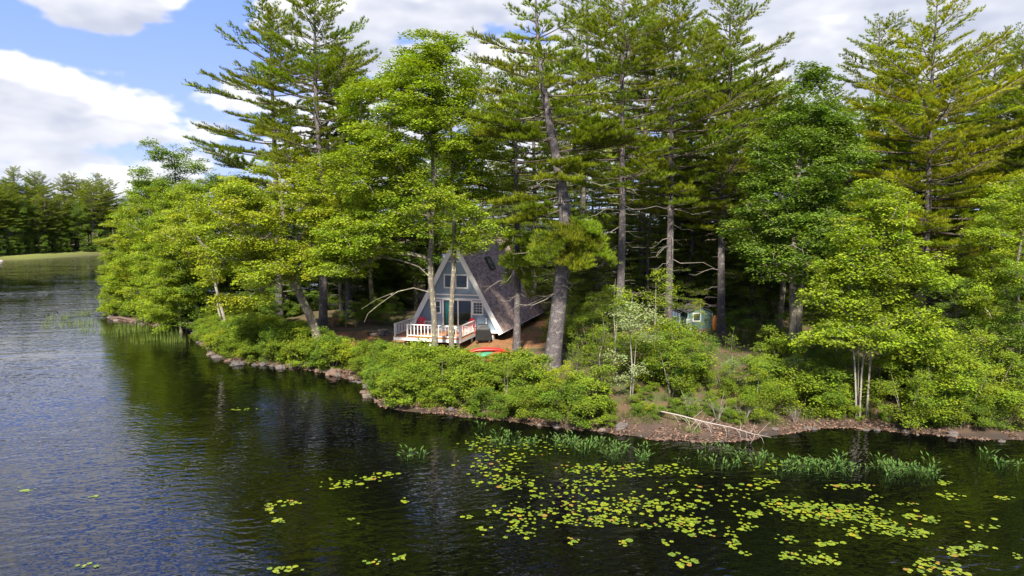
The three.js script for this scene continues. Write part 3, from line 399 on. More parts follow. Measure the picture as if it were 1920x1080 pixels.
// woods behind
const R1 = rng(77);
for (const [px, d, top, kd, lm, tn] of [[470, 66, 330, 'b1', 'mid'], [560, 70, 300, 'b0', 'mid'], [640, 66, 250, 'w3', 'pine'], [700, 62, 230, 'b2', 'mid'], [735, 70, 150, 'f0', 'fir'], [780, 66, 270, 'b0', 'mid'], [820, 74, 180, 'w1', 'pine'], [905, 68, 120, 'w3', 'pine'], [940, 62, 250, 'f1', 'fir'], [1000, 70, 90, 'w0', 'pine'], [1060, 62, 210, 'f0', 'fir'], [1095, 66, -10, 'w2', 'pine'], [1120, 58, 330, 'f1', 'fir'], [1205, 64, 0, 'w3', 'pine'], [1215, 56, 250, 'f0', 'fir'], [1290, 60, 120, 'f1', 'fir'], [1310, 68, 40, 'w0', 'pine'], [1400, 64, 100, 'w1', 'pine'], [1410, 56, 250, 'f1', 'fir'], [1440, 60, 150, 'w3', 'pine'], [1460, 54, 190, 'b1', 'mid'], [1540, 60, 160, 'w3', 'pine'], [1580, 54, 250, 'f0', 'fir'], [1650, 58, 190, 'b2', 'spring'], [1680, 62, 120, 'w3', 'pine'], [1770, 60, 130, 'w0', 'pineGold'], [1790, 54, 260, 'f1', 'fir'], [1850, 56, 170, 'w3', 'pine'], [1910, 54, 120, 'w3', 'pineGold'], [1960, 50, 40, 'w0', 'pine'], [1240, 74, 150, 'f0', 'fir'], [1350, 76, 150, 'f1', 'fir'], [1020, 78, 250, 'f0', 'fir'], [860, 80, 260, 'f1', 'fir'], [1160, 78, 180, 'f1', 'fir'], [1480, 72, 180, 'f0', 'fir'], [690, 76, 250, 'f1', 'fir'], [600, 78, 330, 'f0', 'fir'], [640, 72, 400, 'b1', 'mid'], [760, 74, 380, 'b2', 'mid'], [1740, 68, 250, 'f0', 'fir'], [1620, 72, 300, 'f1', 'fir'], [520, 72, 420, 'f1', 'fir'], [480, 78, 430, 'f0', 'fir'], [440, 74, 440, 'b2', 'mid'], [560, 84, 400, 'f1', 'fir'], [625, 86, 380, 'f0', 'fir'], [670, 82, 380, 'b0', 'mid'], [715, 84, 330, 'f0', 'fir'], [800, 86, 330, 'f0', 'fir'], [840, 90, 300, 'w3', 'pine'], [900, 84, 320, 'f1', 'fir'], [960, 86, 300, 'f0', 'fir'], [1075, 86, 280, 'f1', 'fir'], [1110, 82, 260, 'w3', 'pine'], [1200, 86, 250, 'f0', 'fir'], [1270, 84, 230, 'w3', 'pine'], [1320, 88, 260, 'f1', 'fir'], [1390, 84, 240, 'f0', 'fir'], [1430, 80, 220, 'w3', 'pine'], [1520, 84, 250, 'f1', 'fir'], [1570, 80, 230, 'w3', 'pine'], [1690, 84, 230, 'f0', 'fir'], [1780, 80, 230, 'w3', 'pine'], [1830, 76, 270, 'f1', 'fir'], [1890, 74, 250, 'f0', 'fir'], [1960, 66, 200, 'w3', 'pine'], [1345, 66, 300, 'f0', 'fir'], [1270, 66, 320, 'f1', 'fir'], [1180, 66, 330, 'f0', 'fir'], [1490, 60, 350, 'f1', 'fir'], [1090, 60, 400, 'f0', 'fir'], [670, 66, 420, 'f0', 'fir'], [745, 68, 430, 'f1', 'fir'], ...[640, 700, 760, 815, 870, 925, 980, 1035, 1090, 1150, 1205, 1265, 1320, 1375, 1435, 1495, 1550, 1610, 1670, 1730, 1790, 1850, 1910].map((px, k) => [px, 92 + (k * 7) % 13, 255 + (k * 37) % 80 + (px < 760 ? 110 : 0), k % 3 ? 'f' + k % 2 : 'w3', k % 3 ? 'fir' : 'pine'])]) {
  const K = kd[0] === 'w' ? [whitePines, 26, 'white_pine_tree', 'tall pine among the shaded woods behind the cabin and sheds'] : kd[0] === 'f' ? [firs, 18, 'fir_tree', 'dense dark fir in the shaded woods behind the cabin and sheds'] : [broad, 14.6, 'woodland_broadleaf_tree', 'broadleaf tree in the shaded woods behind the cabin'];
  const by = px < 560 ? 'behind the spreading bank tree' : px < 770 ? 'behind the ring of stones' : px < 1000 ? 'behind the cabin roof' : px < 1235 ? 'behind the leaning pine' : px < 1400 ? 'behind the blue sheds' : px < 1570 ? 'behind the deep green tree' : 'behind the golden pine', tone = { pine: '', pineGold: 'golden ', fir: '', mid: 'green ', spring: 'bright ' }[lm], nm = (d > 72 ? 'distant ' : '') + tone + { w: 'pine', f: 'bushy fir', b: 'broadleaf tree' }[kd[0]] + ' in the woods ' + by;
  tall(K[0][+kd[1]], K[1], px, d, top, K[2], nm, nm + ' group', { leaf: L[lm], turn: R1() * 6 });
}
for (const [k, px, d, top, lm] of [[0, 1902, 38, 330, 'spring'], [1, 1845, 44, 400, 'spring'], [2, 1790, 40, 520, 'mid'], [0, 1945, 33, 470, 'mid'], [2, 1555, 44, 480, 'mid']]) tall(broad[k], 14.6, px, d, top, 'bank_broadleaf_tree', 'leafy green tree on the bank beyond the pale-stemmed clump', 'leafy trees on the right bank', { leaf: L[lm], turn: R1() * 6 });
// far shore
const shoreFar = [[-175, -150], [-150, -165], [-139, -178], [-136, -192], [-132, -208], [-122, -226], [-100, -244]];
for (let row = 0; row < 4; row++) for (let s = 0; s < 1; s += [.03, .026, .026, .03][row]) {
  const f = clamp(s + (R1() - .5) * .03) * (shoreFar.length - 1.001), i = f | 0, a = shoreFar[i], c = shoreFar[i + 1], x = lerp(a[0], c[0], f - i) - 9 - row * 7 - R1() * 4, z = lerp(a[1], c[1], f - i) - 4 - row * 4 - R1() * 3, px = toPixel(x, 8, z)[0];
  if (px < -60 || px > 400) continue;
  if (row < 2) plant(bushy[(R1() * 2) | 0], 'far_bushy_tree', row ? 'low bushy growth deeper in the far shore woods' : 'low bushy growth along the grassy far bank', 'tree', row ? 'bushes in the far woods' : 'bushes on the far bank', [x + 2.5, ground(x + 2.5, z) - .1, z + 1.2], { scale: .45 + R1() * .4, turn: R1() * 6, leaf: L.mid });
  const y = ground(x, z), leafy = R1() < (row === 0 ? .5 : .22), sc = leafy ? .7 + R1() * .55 : (.62 + R1() * .38) * (row ? 1 : .9);
  plant(leafy ? broad[(R1() * 3) | 0] : whitePines[(R1() * 4) | 0], leafy ? 'far_broadleaf_tree' : 'far_pine_tree', leafy ? 'small leafy tree at the edge of the far shore woods' : 'pine in the woods along the far shore', 'tree', leafy ? 'leafy trees on the far shore' : 'pines on the far shore', [x, y - .1, z], { scale: sc, turn: R1() * 6, leaf: leafy ? L.mid : L.pine });
}
console.log('trees', performance.now() | 0);

// ------------------------------------------------------------------ undergrowth
const topLimit = [[180, 575], [260, 560], [380, 585], [430, 600], [500, 592], [560, 604], [620, 628], [690, 640], [740, 645], [800, 648], [880, 656], [900, 672], [940, 668], [985, 662], [1012, 698], [1052, 698], [1072, 650], [1110, 590], [1200, 580], [1260, 612], [1300, 626], [1345, 622], [1420, 600], [1500, 590], [1600, 570], [1700, 590], [1800, 590], [1920, 520], [2200, 480]];
const limitAt = (px) => { for (let k = 0; k < topLimit.length - 1; k++) if (px < topLimit[k + 1][0]) { const [a, b] = topLimit[k], [c, d] = topLimit[k + 1]; return lerp(b, d, clamp((px - a) / (c - a))); } return 480; };
const R2 = rng(505), beach = (px) => px > 1150 && px < 1480;
{
  const path = front; let carry = 0;
  for (let row = 0; row < 6; row++) {
    const off = [.6, 1.6, 2.9, 4.5, 6.4, 8.6][row], gap = [1.15, 1.2, 1.35, 1.6, 1.9, 2.3][row];
    for (let i = 0; i < path.length - 1; i++) {
      const [ax, az] = path[i], [bx, bz] = path[i + 1], len = Math.hypot(bx - ax, bz - az), nx = (bz - az) / len, nz = -(bx - ax) / len; let t = carry;
      for (; t < len; t += gap * (.8 + R2() * .4)) {
        const u = t / len; let o = off + (R2() - .5) * 1.0; if (row === 0) o = .15 + .8 * clamp(.5 + noise(ax + t * .7, az, 12) * 1.6); let x = lerp(ax, bx, u), z = lerp(az, bz, u); const sgn = sdPoly(land, x + nx * .5, z + nz * .5) > 0 ? 1 : -1;
        const px0 = toPixel(x, 0, z)[0]; if (beach(px0)) o += 1.5 + noise(x * .6, z * .6, 66) * 1.6; else if (px0 > 1480) o += .9;
        x += nx * sgn * o; z += nz * sgn * o;
        const d = shoreDist(x, z); if (d < .12) continue;
        const y = ground(x, z), [px] = toPixel(x, y, z), [a, b] = inCabin(x, z);
        if (px < 170 || px > 2020 || clearing(x, z) > .12 || (a > -4.4 && a < 4.4 && b > -13 && b < 3.4)) continue;
        if (x < -34 && d < 1.2) continue;
        const open = (Math.abs(px - 1180) < 56 && -z < 35.8) || (Math.abs(px - 1614) < 52 && -z < 33.6) || (px > 1225 && px < 1400 && -z < 34.4);
        const room = elev(limitAt(px), -z) - y, want = (row < 1 ? .75 + R2() * .5 : .9 + R2() * .9) * (px > 1050 ? 1.2 : 1); if (room < .45) continue;
        const shoot = row > 0 && !open && R2() < .18; if (shoot) { const h = Math.min(1.6 + R2() * 1.6, room * 1.12), pl = px > 1000 && R2() < .25; plant(saplings[(R2() * 2) | 0], 'sapling_shoot', (pl ? 'pale-leaved ' : 'green ') + 'thin leafy shoot rising from the shrubs ' + (px < 690 ? 'of the cove bank' : px < 1010 ? 'before the deck' : px < 1470 ? 'above the beach' : 'of the right bank'), 'sapling', 'leafy shoots among the shrubs', [x, y - .04, z], { scale: Math.max(.18, h / 5.7), turn: R2() * 6, leaf: pl ? L.pale : R2() < .5 ? L.spring : L.shrub }); continue; }
        const young = row > 1 && px > 1030 && R2() < .34, big = !young && !open && px > 1030 && row > 0 && room > 2.2 && R2() < .55, bi = (R2() * 3) | 0, k = young ? youngFirs[(R2() * 2) | 0] : big ? brush[bi] : shrubs[(R2() * 5) | 0], H = young ? 4 : big ? 3.6 : 1.95, sc = big ? Math.min(.5 + R2() * .6, room / H) : Math.min(want * (young ? .75 : .85), room / H, open ? (young ? .2 : .34) : young ? 9 : 1.25);
        const zone = px < 400 ? ['on the point', 'shrubs on the point'] : px < 690 ? ['along the cove bank under the leaning trunk', 'shrubs along the cove bank'] : px < 1010 ? ['on the bank before the deck', 'shrubs before the deck'] : px < 1470 ? ['on the bank above the littered beach', 'shrubs above the beach'] : ['on the bank round the pale-stemmed tree', 'shrubs on the right bank'];
        const ki = shrubs.indexOf(k), lmName = R2() < .1 ? 'lime' : R2() < .34 ? 'mid' : 'shrub', look = (big ? 'tall many-stemmed ' : sc > 1.0 ? 'full ' : sc < .7 ? 'low ' : 'rounded ') + { lime: 'yellow-green ', mid: 'dark green ', shrub: 'fresh green ' }[lmName] + ((big ? bi === 1 : ki === 1 || ki === 3) ? 'narrow-leaved ' : (big ? bi === 2 : ki === 2) ? 'broad-leaved ' : '') + 'shrub ';
        if (young) plant(k, 'young_fir_tree', 'young bushy fir ' + zone[0], 'tree', 'young firs ' + zone[1].slice(7), [x, y - .04, z], { scale: sc, turn: R2() * 6, leaf: L.fir });
        else plant(k, 'leafy_shrub', look + zone[0], 'shrub', look + zone[0], [x, y - .04, z], { scale: sc, sy: .9 + R2() * .3, turn: R2() * 6, leaf: L[lmName] });
      }
      carry = t - len;
    }
  }
  // understorey in the shade between the trunks
  for (const [px, d, h] of [[640, 56, 1.4], [672, 57, 1.8], [700, 58, 2], [725, 57, 1.7], [748, 56, 1.3], [690, 61, 2.4], [735, 63, 2.6], [1050, 48, 3], [1080, 46, 3.4], [1115, 47, 3.6], [1140, 44, 3.4], [1195, 48, 3], [1225, 47, 2.2], [1290, 49.5, 1.5], [1325, 50, 1.5], [1262, 49, 1.6], [1395, 47, 2.6], [1425, 46, 3], [1455, 45, 2.6], [1540, 44, 3], [1380, 54, 2.2], [1235, 57, 2.4], [1070, 54, 3.2], [1110, 55, 3.4], [1170, 56, 3], [1660, 44, 3.4], [1720, 42, 3], [1770, 38, 3], [1830, 37, 3.4], [1890, 35, 3.2], [1560, 39, 2.4], [1520, 38, 2]]) {
    const b = stand(px, d), s = R2() < .45 && px > 1000, k = s ? youngFirs[(R2() * 2) | 0] : brush[(R2() * 3) | 0];
    plant(k, s ? 'young_fir_tree' : 'woodland_shrub', s ? 'young bushy fir in the understorey among the pine trunks' : 'leafy shrub in the understorey among the pine trunks', s ? 'tree' : 'shrub', s ? 'understorey firs' : 'understorey shrubs', b, { scale: h / (s ? 4 : 3.4), turn: R2() * 6, leaf: s ? L.fir : R2() < .5 ? L.mid : L.shrub });
  }
}
{ const s = (k, px, d, top, label, lm) => { const b = stand(px, d); plant(saplings[k], 'sapling_tree', label, 'tree', null, b, { scale: tallness(top, d, b) / 5.7, leaf: lm, turn: k * 2 + px }); };
  s(0, 1181, 34.3, 548, 'pale sapling with whitish leaves and thin white stems above the beach', L.pale); s(1, 1368, 35.5, 672, 'short pale-leaved sapling above the beach behind the fallen bare branch', L.pale); s(1, 1228, 46, 500, 'thin green sapling beside the thick-trunked pine', L.spring); s(1, 1312, 50.5, 560, 'thin sapling spreading leaves across the blue shed', L.lime); s(0, 1150, 41, 520, 'bright sapling behind the pale whitish one', L.spring); }
// big shrub mass at right
for (const [px, d, sc, k] of [[1700, 31.6, 1.9, 0], [1750, 31.8, 2.1, 2], [1800, 31.5, 2, 4], [1845, 32.5, 2.2, 1], [1770, 33.5, 2.6, 0], [1720, 33.8, 2.5, 3], [1560, 33.5, 1.4, 3], [1530, 34.5, 1.4, 1], [1900, 33, 2, 2]]) plant(brush[k % 3], 'tall_shrub', (px % 100 > 40 ? 'tall bright green ' : 'tall grass-green ') + ['', 'narrow-leaved ', 'broad-leaved '][k % 3] + 'shrub spilling over the bank beside the pale-stemmed tree', 'shrub', 'tall shrubs on the right bank', stand(px, d), { scale: sc * .5, turn: px, leaf: px % 100 > 40 ? L.spring : L.shrub });
console.log('shrubs', performance.now() | 0);

// ------------------------------------------------------------------ the cabin
const paint = { white: mat(.78, .77, .76, .5), blue: mat(.235, .315, .405, .6), trim: mat(.78, .77, .76, .5), red: mat(.62, .02, .03, .35), black: mat(.012, .012, .013, .55), cedar: mat(.60, .25, .10, .7), steel: mat(.4, .4, .4, .4, { metalness: .8 }), concrete: mat(.38, .37, .35, .9), dark: mat(.03, .03, .03, .8) };
const stain = tex(256, 256, (u, v) => { const k = .93 + tnoise(u, v, 6, 81) * .16 + tnoise(u, v, 30, 83) * .1; return [k, k * .99, k * .97]; }, false); paint.white.map = stain; paint.trim.map = stain;
const glass = new THREE.MeshPhysicalMaterial({ color: C(.80, .88, .88), transmission: 1, thickness: 0, roughness: .02, ior: 1.5 });
const siding = tex(512, 512, (u, v) => { const gq = (u * 8) % 1, gr = gq < .05 ? .72 : 1, n = 1 + tnoise(u, v, 30, 3) * .08 + tnoise(u, v, 6, 9) * .1; const k = gr * n; return [k, k, k].map((x) => x * .86); }, false);
const shingleGrain = tex(256, 256, (u, v) => { const k = .85 + tnoise(u, v, 60, 4) * .3 + tnoise(u, v, 20, 14) * .2; return [k, k, k]; }, false);
const sidingMat = (() => { const m = paint.blue.clone(); m.map = siding; m.bumpMap = siding; m.bumpScale = .012; return m; })();
const woodGrain = tex(256, 512, (u, v) => { const k = .82 + tnoise(u, v * .1, 34, 2) * .28 + tnoise(u, v, 8, 6) * .2; return [k, k * .98, k * .95]; }, false);
paint.cedar.map = woodGrain;
{
  const cabin = thing('cabin', 'blue-grey A-frame cabin with white trim and brown shingled roof', 'cabin', null, cabinAt, -YAW);
  const HW = 3.5, HT = 6.3, DEEP = 12, sl = Math.hypot(HW, HT), an = Math.atan2(HT, HW);
  // front wall with its openings
  const open = { door: [-.9, 1.24, .16, 2.12], right: [1.44, 2.08, 1.2, 2.0], left: [-1.82, -1.2, 1.2, 2.0], loft: [-.78, .93, 3.1, 3.95] };
  const tri = (k) => { const s = new THREE.Shape(); s.moveTo(-HW + k * .62, 0); s.lineTo(HW - k * .62, 0); s.lineTo(0, HT - k * 1.15); s.closePath(); return s; };
  const fs = tri(.06); for (const q of Object.values(open)) { const p = new THREE.Path(); p.moveTo(q[0], q[2]); p.lineTo(q[0], q[3]); p.lineTo(q[1], q[3]); p.lineTo(q[1], q[2]); p.closePath(); fs.holes.push(p); }
  const fw = new THREE.ExtrudeGeometry(fs, { depth: .14, bevelEnabled: false }); fw.translate(0, 0, -.14);
  part('front_wall', fw, sidingMat, cabin);
  const bw = new THREE.ExtrudeGeometry(tri(.16), { depth: .14, bevelEnabled: false }); bw.translate(0, 0, -DEEP + .1); part('back_wall', bw, sidingMat, cabin);
  part('floor', box(-HW + .12, HW - .12, -.18, -.004, -DEEP + .1, -.02), paint.dark, cabin);
  part('inner_wall', box(-2, 2.0, 0.002, 3, -4.6, -4.5), mat(.25, .2, .15, .9), cabin);
  for (const s of [-1, 1]) {
    // slab in slope axes: x down the slope, y outward
    const place = (g) => { g.rotateZ(-an); g.translate(0, HT, 0); if (s < 0) { g.scale(-1, 1, 1); const ix = g.index; if (ix) for (let k = 0; k < ix.count; k += 3) { const a = ix.getX(k); ix.setX(k, ix.getX(k + 1)); ix.setX(k + 1, a); } } return g; };
    const roof = part('roof_slope', place(box(s > 0 ? -.004 : .09, sl + .16, -.02, .12, -DEEP - .3, .16)), mat(.09, .065, .06, .9), cabin);
    const r = rng(60 + s), gs = [], E = .145;
    for (let x = -.02, row = 0; x < sl + .1; x += E, row++) for (let z = -DEEP - .31 + (row % 2) * .15; z < .17; z += .31) {
      const z1 = Math.min(z + .302, .175); const g = new THREE.BoxGeometry(E + .05, .016, z1 - z); g.rotateZ(-.1 - r() * .02); g.translate(x + E / 2, .133 + r() * .004, (z + z1) / 2);
      const v = .55 + r() * .8, w = 1 + (r() - .5) * .12, col = new Float32Array(24 * 3); for (let k = 0; k < 24; k++) { col[k * 3] = v * w; col[k * 3 + 1] = v; col[k * 3 + 2] = v / w; } g.setAttribute('color', new THREE.BufferAttribute(col, 3)); gs.push(g);
    }
    const sh = part('shingles', place(mergeGeometries(gs)), new THREE.MeshStandardMaterial({ color: C(.42, .305, .275), vertexColors: true, roughness: .9, map: shingleGrain }), roof); sh.userData.kind = 'stuff';
    part('rake_board', place(box(.03, sl + .2, -.2, .155, .18, .225)), paint.white, cabin);
    
    part('eave_board', place(box(sl + .165, sl + .2, -.12, .15, -DEEP - .3, .15)), paint.trim, cabin);
    if (s > 0) { // skylight
      const sk = part('skylight', place(mergeGeometries([box(1.5, 1.6, .15, .3, -5.1, -4.0), box(2.5, 2.6, .15, .3, -5.1, -4.0), box(1.6, 2.5, .15, .3, -4.1, -4.0), box(1.6, 2.5, .15, .3, -5.1, -5.0)])), mat(.05, .04, .035, .6), cabin);
      part('skylight_glass', place(box(1.6, 2.5, .24, .26, -5.0, -4.1)), mat(.1, .12, .12, .05, { clearcoat: 1 }), sk);
    } else { part('flue_pipe', tube([[-1.75, 2.9, -.9, .07], [-1.95, 3.6, -.9, .07]].map((q) => q), 10), paint.white, cabin); part('flue_cap', tube([[-1.95, 3.6, -.9, .1], [-1.97, 3.74, -.9, .1]], 10), paint.red, cabin); }
  }
  part('ridge_cap', tube([[0, HT + .16, .2, .1], [0, HT + .16, -DEEP - .33, .1]], 8), mat(.13, .095, .09, .9), cabin);
  part('sill_board', box(-HW + .05, HW - .02, -.16, .02, .055, .1), paint.white, cabin);
  part('band_board', box(-1.98, 1.98, 2.5, 2.58, .004, .03), paint.white, cabin);
  part('band_ledge', box(-2.2, 2.2, 2.18, 2.3, .004, .022), paint.trim, cabin);
  part('gable_board', box(-.55, .55, 4.95, 5.02, .004, .03), paint.white, cabin);
  const win = (name, q, mull, rails, muntins) => {
    const [x0, x1, y0, y1] = q, t = .1, fr = part(name, mergeGeometries([box(x0 - t, x1 + t, y1, y1 + t, -.02, .035), box(x0 - t, x1 + t, y0 - t, y0, -.02, .045), box(x0 - t, x0, y0, y1, -.02, .035), box(x1, x1 + t, y0, y1, -.02, .035)]), paint.white, cabin);
    for (const x of mull) part('mullion', box(x - .035, x + .035, y0 + .001, y1 - .001, -.05, .012), paint.white, fr);
    for (const y of rails) part('sash_rail', box(x0 + .001, x1 - .001, y - .014, y + .014, -.07, -.01), paint.white, fr);
    for (const x of muntins) part('muntin', box(x - .008, x + .008, y0 + .002, y1 - .002, -.065, -.03), paint.white, fr);
    const xs = [x0, ...mull, x1]; for (let k = 0; k < xs.length - 1; k++) part('pane', box(xs[k] + .002, xs[k + 1] - .002, y0 + .002, y1 - .002, -.046, -.04), glass, fr);
    return fr;
  };
  win('loft_window', open.loft, [.07], [], []); win('window', open.right, [], [1.6, 1.4, 1.8], [1.65, 1.87]); win('window', open.left, [], [1.6], []);
  const dr = win('sliding_door', open.door, [.22], [], []);
  part('door_rail', box(-.89, 1.23, .162, .24, -.07, -.01), paint.white, dr); part('door_handle', box(.27, .3, 1.0, 1.25, .0, .05), paint.steel, dr);
  const cur = new THREE.PlaneGeometry(.5, 1.85, 24, 1); for (let k = 0; k < cur.attributes.position.count; k++) cur.attributes.position.setZ(k, Math.sin(cur.attributes.position.getX(k) * 60) * .03); cur.translate(-.62, 1.14, -.22); cur.computeVertexNormals();
  part('curtain', cur, mat(.04, .32, .29, .9, { side: THREE.DoubleSide }), cabin);
  part('wall_pipe', tube([[2.42, .25, .06, .05], [2.42, .95, .06, .05]], 10), paint.white, cabin); part('pipe_cap', tube([[2.42, .95, .06, .07], [2.42, 1.02, .06, .07]], 10), paint.dark, cabin);
  for (const z of [-.3, -4, -8, -11.6]) for (const x of [-2.7, 0, 2.7]) { const q = cabinPoint(x, 0, z), gy = ground(q[0], q[2]) - BASE - .1; part('pier', box(x - .2, x + .2, gy, -.182, z - .2, z + .2), paint.concrete, cabin); }
  // things inside, seen through the glass
  const w = cabinPoint(.75, 0, -1.6), ch = thing('indoor_chair', 'pale slatted chair standing inside behind the glass door', 'chair', null, w, -YAW);
  part('seat', box(-.22, .22, .42, .46, -.22, .22), paint.white, ch); for (const x of [-.2, .2]) for (const z of [-.2, .2]) part('leg', box(x - .02, x + .02, .001, .418, z - .02, z + .02), paint.white, ch); for (let k = 0; k < 4; k++) part('back_slat', box(-.2, .2, .55 + k * .12, .61 + k * .12, -.22, -.2), paint.white, ch); for (const x of [-.21, .21]) part('back_post', box(x - .02, x + .02, .462, 1.05, -.245, -.222), paint.white, ch);
}
const FLOOR = -.15;   // deck boards, in the cabin's own height
{
  const deck = thing('deck', 'orange cedar deck with white railings before the glass door', 'deck', null, cabinAt, -YAW);
  const X0 = -3.3, X1 = 1.7, Z1 = 3.45, g0 = (x, z) => { const q = cabinPoint(x, 0, z); return ground(q[0], q[2]) - BASE - .1; };
  const board = (z) => box(X0, X1, FLOOR - .035, FLOOR, z, z + .135);
  for (let z = .11, k = 0; z < Z1 - .1; z += .142, k++) { const o = part('deck_board', board(z), paint.cedar, deck); if (k % 3) o.material = k % 3 === 1 ? boardB() : boardC(); }
  function boardB() { return (boardB.m ??= (() => { const m = paint.cedar.clone(); m.color = C(.66, .28, .12); return m; })()); } function boardC() { return (boardC.m ??= (() => { const m = paint.cedar.clone(); m.color = C(.54, .22, .085); return m; })()); }
  part('fascia', box(X0, X1, FLOOR - .24, FLOOR - .037, Z1 - .03, Z1 + .01), paint.white, deck); part('fascia', box(X1 - .04, X1, FLOOR - .24, FLOOR - .037, .12, Z1 - .032), paint.trim, deck); part('fascia', box(X0, X0 + .04, FLOOR - .24, FLOOR - .037, .12, Z1 - .032), paint.trim, deck);
  for (const [x, z] of [[X0 + .2, Z1 - .25], [-.6, Z1 - .25], [X1 - .2, Z1 - .25], [X1 - .2, .6], [X0 + .2, .6]]) part('support_post', box(x - .06, x + .06, g0(x, z), FLOOR - .037, z - .06, z + .06), paint.trim, deck);
  const rail = (ax, az, bx, bz) => {
    const len = Math.hypot(bx - ax, bz - az), a = Math.atan2(-(bz - az), bx - ax), put = (g) => { g.rotateY(a); g.translate(ax, FLOOR, az); return g; };
    part('top_rail', put(box(-.05, len + .05, .86, .91, -.055, .055)), paint.white, deck); part('bottom_rail', put(box(.05, len - .05, .1, .16, -.025, .025)), paint.white, deck);
    const n = Math.round(len / .26); for (let k = 1; k < n; k++) part('baluster', put(box(len * k / n - .03, len * k / n + .03, .161, .859, -.02, .02)), paint.white, deck);
    for (const t of [0, len]) part('rail_post', put(box(t - .05, t + .05, .002, .859, -.05, .05)), paint.white, deck);
  };
  rail(X0 + .08, Z1 - .1, X0 + .08, .3); rail(-2.25, Z1 - .08, X1 - .08, Z1 - .08); rail(X1 - .08, Z1 - .22, X1 - .08, .25);
  for (let k = 0; k < 2; k++) { const st = thing('timber_step', ['upper brown timber step below the deck opening', 'lower brown timber step below the deck opening'][k], 'step', null, cabinAt, -YAW); const z = Z1 + .1 + k * .36, y = FLOOR - .22 - k * .2; part('tread', box(-3.2, -2.3, y - .05, y, z, z + .32), mat(.30, .15, .07, .8), st); for (const x of [-3.1, -2.42]) part('block', box(x, x + .1, g0(x, z + .2), y - .052, z + .06, z + .26), mat(.2, .11, .06, .9), st); }
}
{ // chairs on the deck
  const plastic = paint.red, back = () => { const g = new THREE.BoxGeometry(.56, .62, .035, 8, 6, 1), p = g.attributes.position; for (let k = 0; k < p.count; k++) { const x = p.getX(k), y = p.getY(k); p.setZ(k, p.getZ(k) - (.08 - x * x * .9) + y * -.22); if (y > .25) p.setY(k, y - x * x * .9); } g.computeVertexNormals(); g.translate(0, .74, -.27); return g; };
  const mk = (label, pos, turn) => { const o = thing('red_chair', label, 'chair', null, pos, turn); part('backrest', back(), plastic, o); part('seat', box(-.27, .27, .37, .41, -.28, .27), plastic, o); for (const x of [-.29, .29]) { part('armrest', box(x - .04, x + .04, .58, .615, -.3, .28), plastic, o); part('leg', tube([[x, 0, .25, .022], [x * .98, .578, .22, .03]], 6), plastic, o); part('leg', tube([[x, 0, -.34, .022], [x * .98, .578, -.26, .03]], 6), plastic, o); } return o; };
  mk('red plastic chair on the deck in the corner of the left railing', cabinPoint(-2.3, FLOOR, .95), -YAW + .25);
  mk('red plastic chair by the wall, half hidden behind the right railing', cabinPoint(1.28, FLOOR, .62), -YAW - .5);
  const o = thing('white_tube_chair', 'white tubular metal armchair standing on the cedar deck', 'chair', null, cabinPoint(-1.35, FLOOR, 1.5), -YAW + Math.PI);
  const arc = (z, top, w) => [[-w, 0, z, .018], [-w, top - .12, z, .018], [-w + .04, top - .03, z, .018], [-w + .12, top, z, .018], [w - .12, top, z, .018], [w - .04, top - .03, z, .018], [w, top - .12, z, .018], [w, 0, z, .018]];
  part('back_frame', tube(arc(-.25, .92, .36), 6), paint.white, o); part('front_frame', tube(arc(.27, .4, .36), 6), paint.white, o); part('seat', box(-.34, .34, .4, .43, -.23, .3), paint.white, o); for (const x of [-.37, .37]) part('armrest', tube([[x, .62, -.25, .018], [x, .63, .2, .018], [x, .4, .28, .018]], 6), paint.white, o); for (let k = 0; k < 5; k++) part('back_bar', tube([[-.24 + k * .12, .432, -.25, .009], [-.24 + k * .12, .9, -.25, .009]], 5), paint.white, o);
  const t = thing('deck_table', 'low white side table on the cedar deck behind the front railing', 'table', null, cabinPoint(.35, FLOOR, 1.5), -YAW); const top = new THREE.CylinderGeometry(.38, .38, .03, 24); top.translate(0, .47, 0); part('tabletop', top, paint.white, t); for (let k = 0; k < 4; k++) part('leg', tube([[Math.cos(k * 1.57 + .78) * .3, 0, Math.sin(k * 1.57 + .78) * .3, .015], [Math.cos(k * 1.57 + .78) * .22, .454, Math.sin(k * 1.57 + .78) * .22, .015]], 6), paint.white, t);
}
{ // covered grill
  const q = onGround(906, 643), o = thing('covered_grill', 'barbecue grill under a black fitted cover beside the deck', 'grill', null, [q[0], ground(q[0], q[2]), q[2]], -YAW + .35);
  const g = new THREE.BoxGeometry(1.05, 1.05, .6, 14, 14, 8), p = g.attributes.position, r = rng(8);
  for (let k = 0; k < p.count; k++) { let x = p.getX(k), y = p.getY(k), z = p.getZ(k); const t = (y + .525) / 1.05, w = t > .7 ? lerp(1, .62, (t - .7) / .3) : lerp(1.06, 1, t / .7), f = noise(x * 5 + 2, y * 1.6, z * 5) * .05 * (1 - t * .6); x *= w + f; z *= (t > .72 ? lerp(1, .7, (t - .72) / .28) : 1) + f; y += t > .9 ? Math.cos(x * 4) * .06 : 0; p.setXYZ(k, x, y, z); }
  g.computeVertexNormals(); g.translate(0, .75, 0); part('cover', g, mat(.005, .005, .0055, .5), o);
  for (const x of [-.42, .42]) { for (const z of [-.2, .2]) part('leg', box(x - .03, x + .03, .1, .26, z - .03, z + .03), paint.dark, o); const wh = new THREE.CylinderGeometry(.1, .1, .05, 14); wh.rotateZ(Math.PI / 2); wh.translate(x, .1, .26); part('wheel', wh, mat(.12, .03, .02, .7), o); }
}
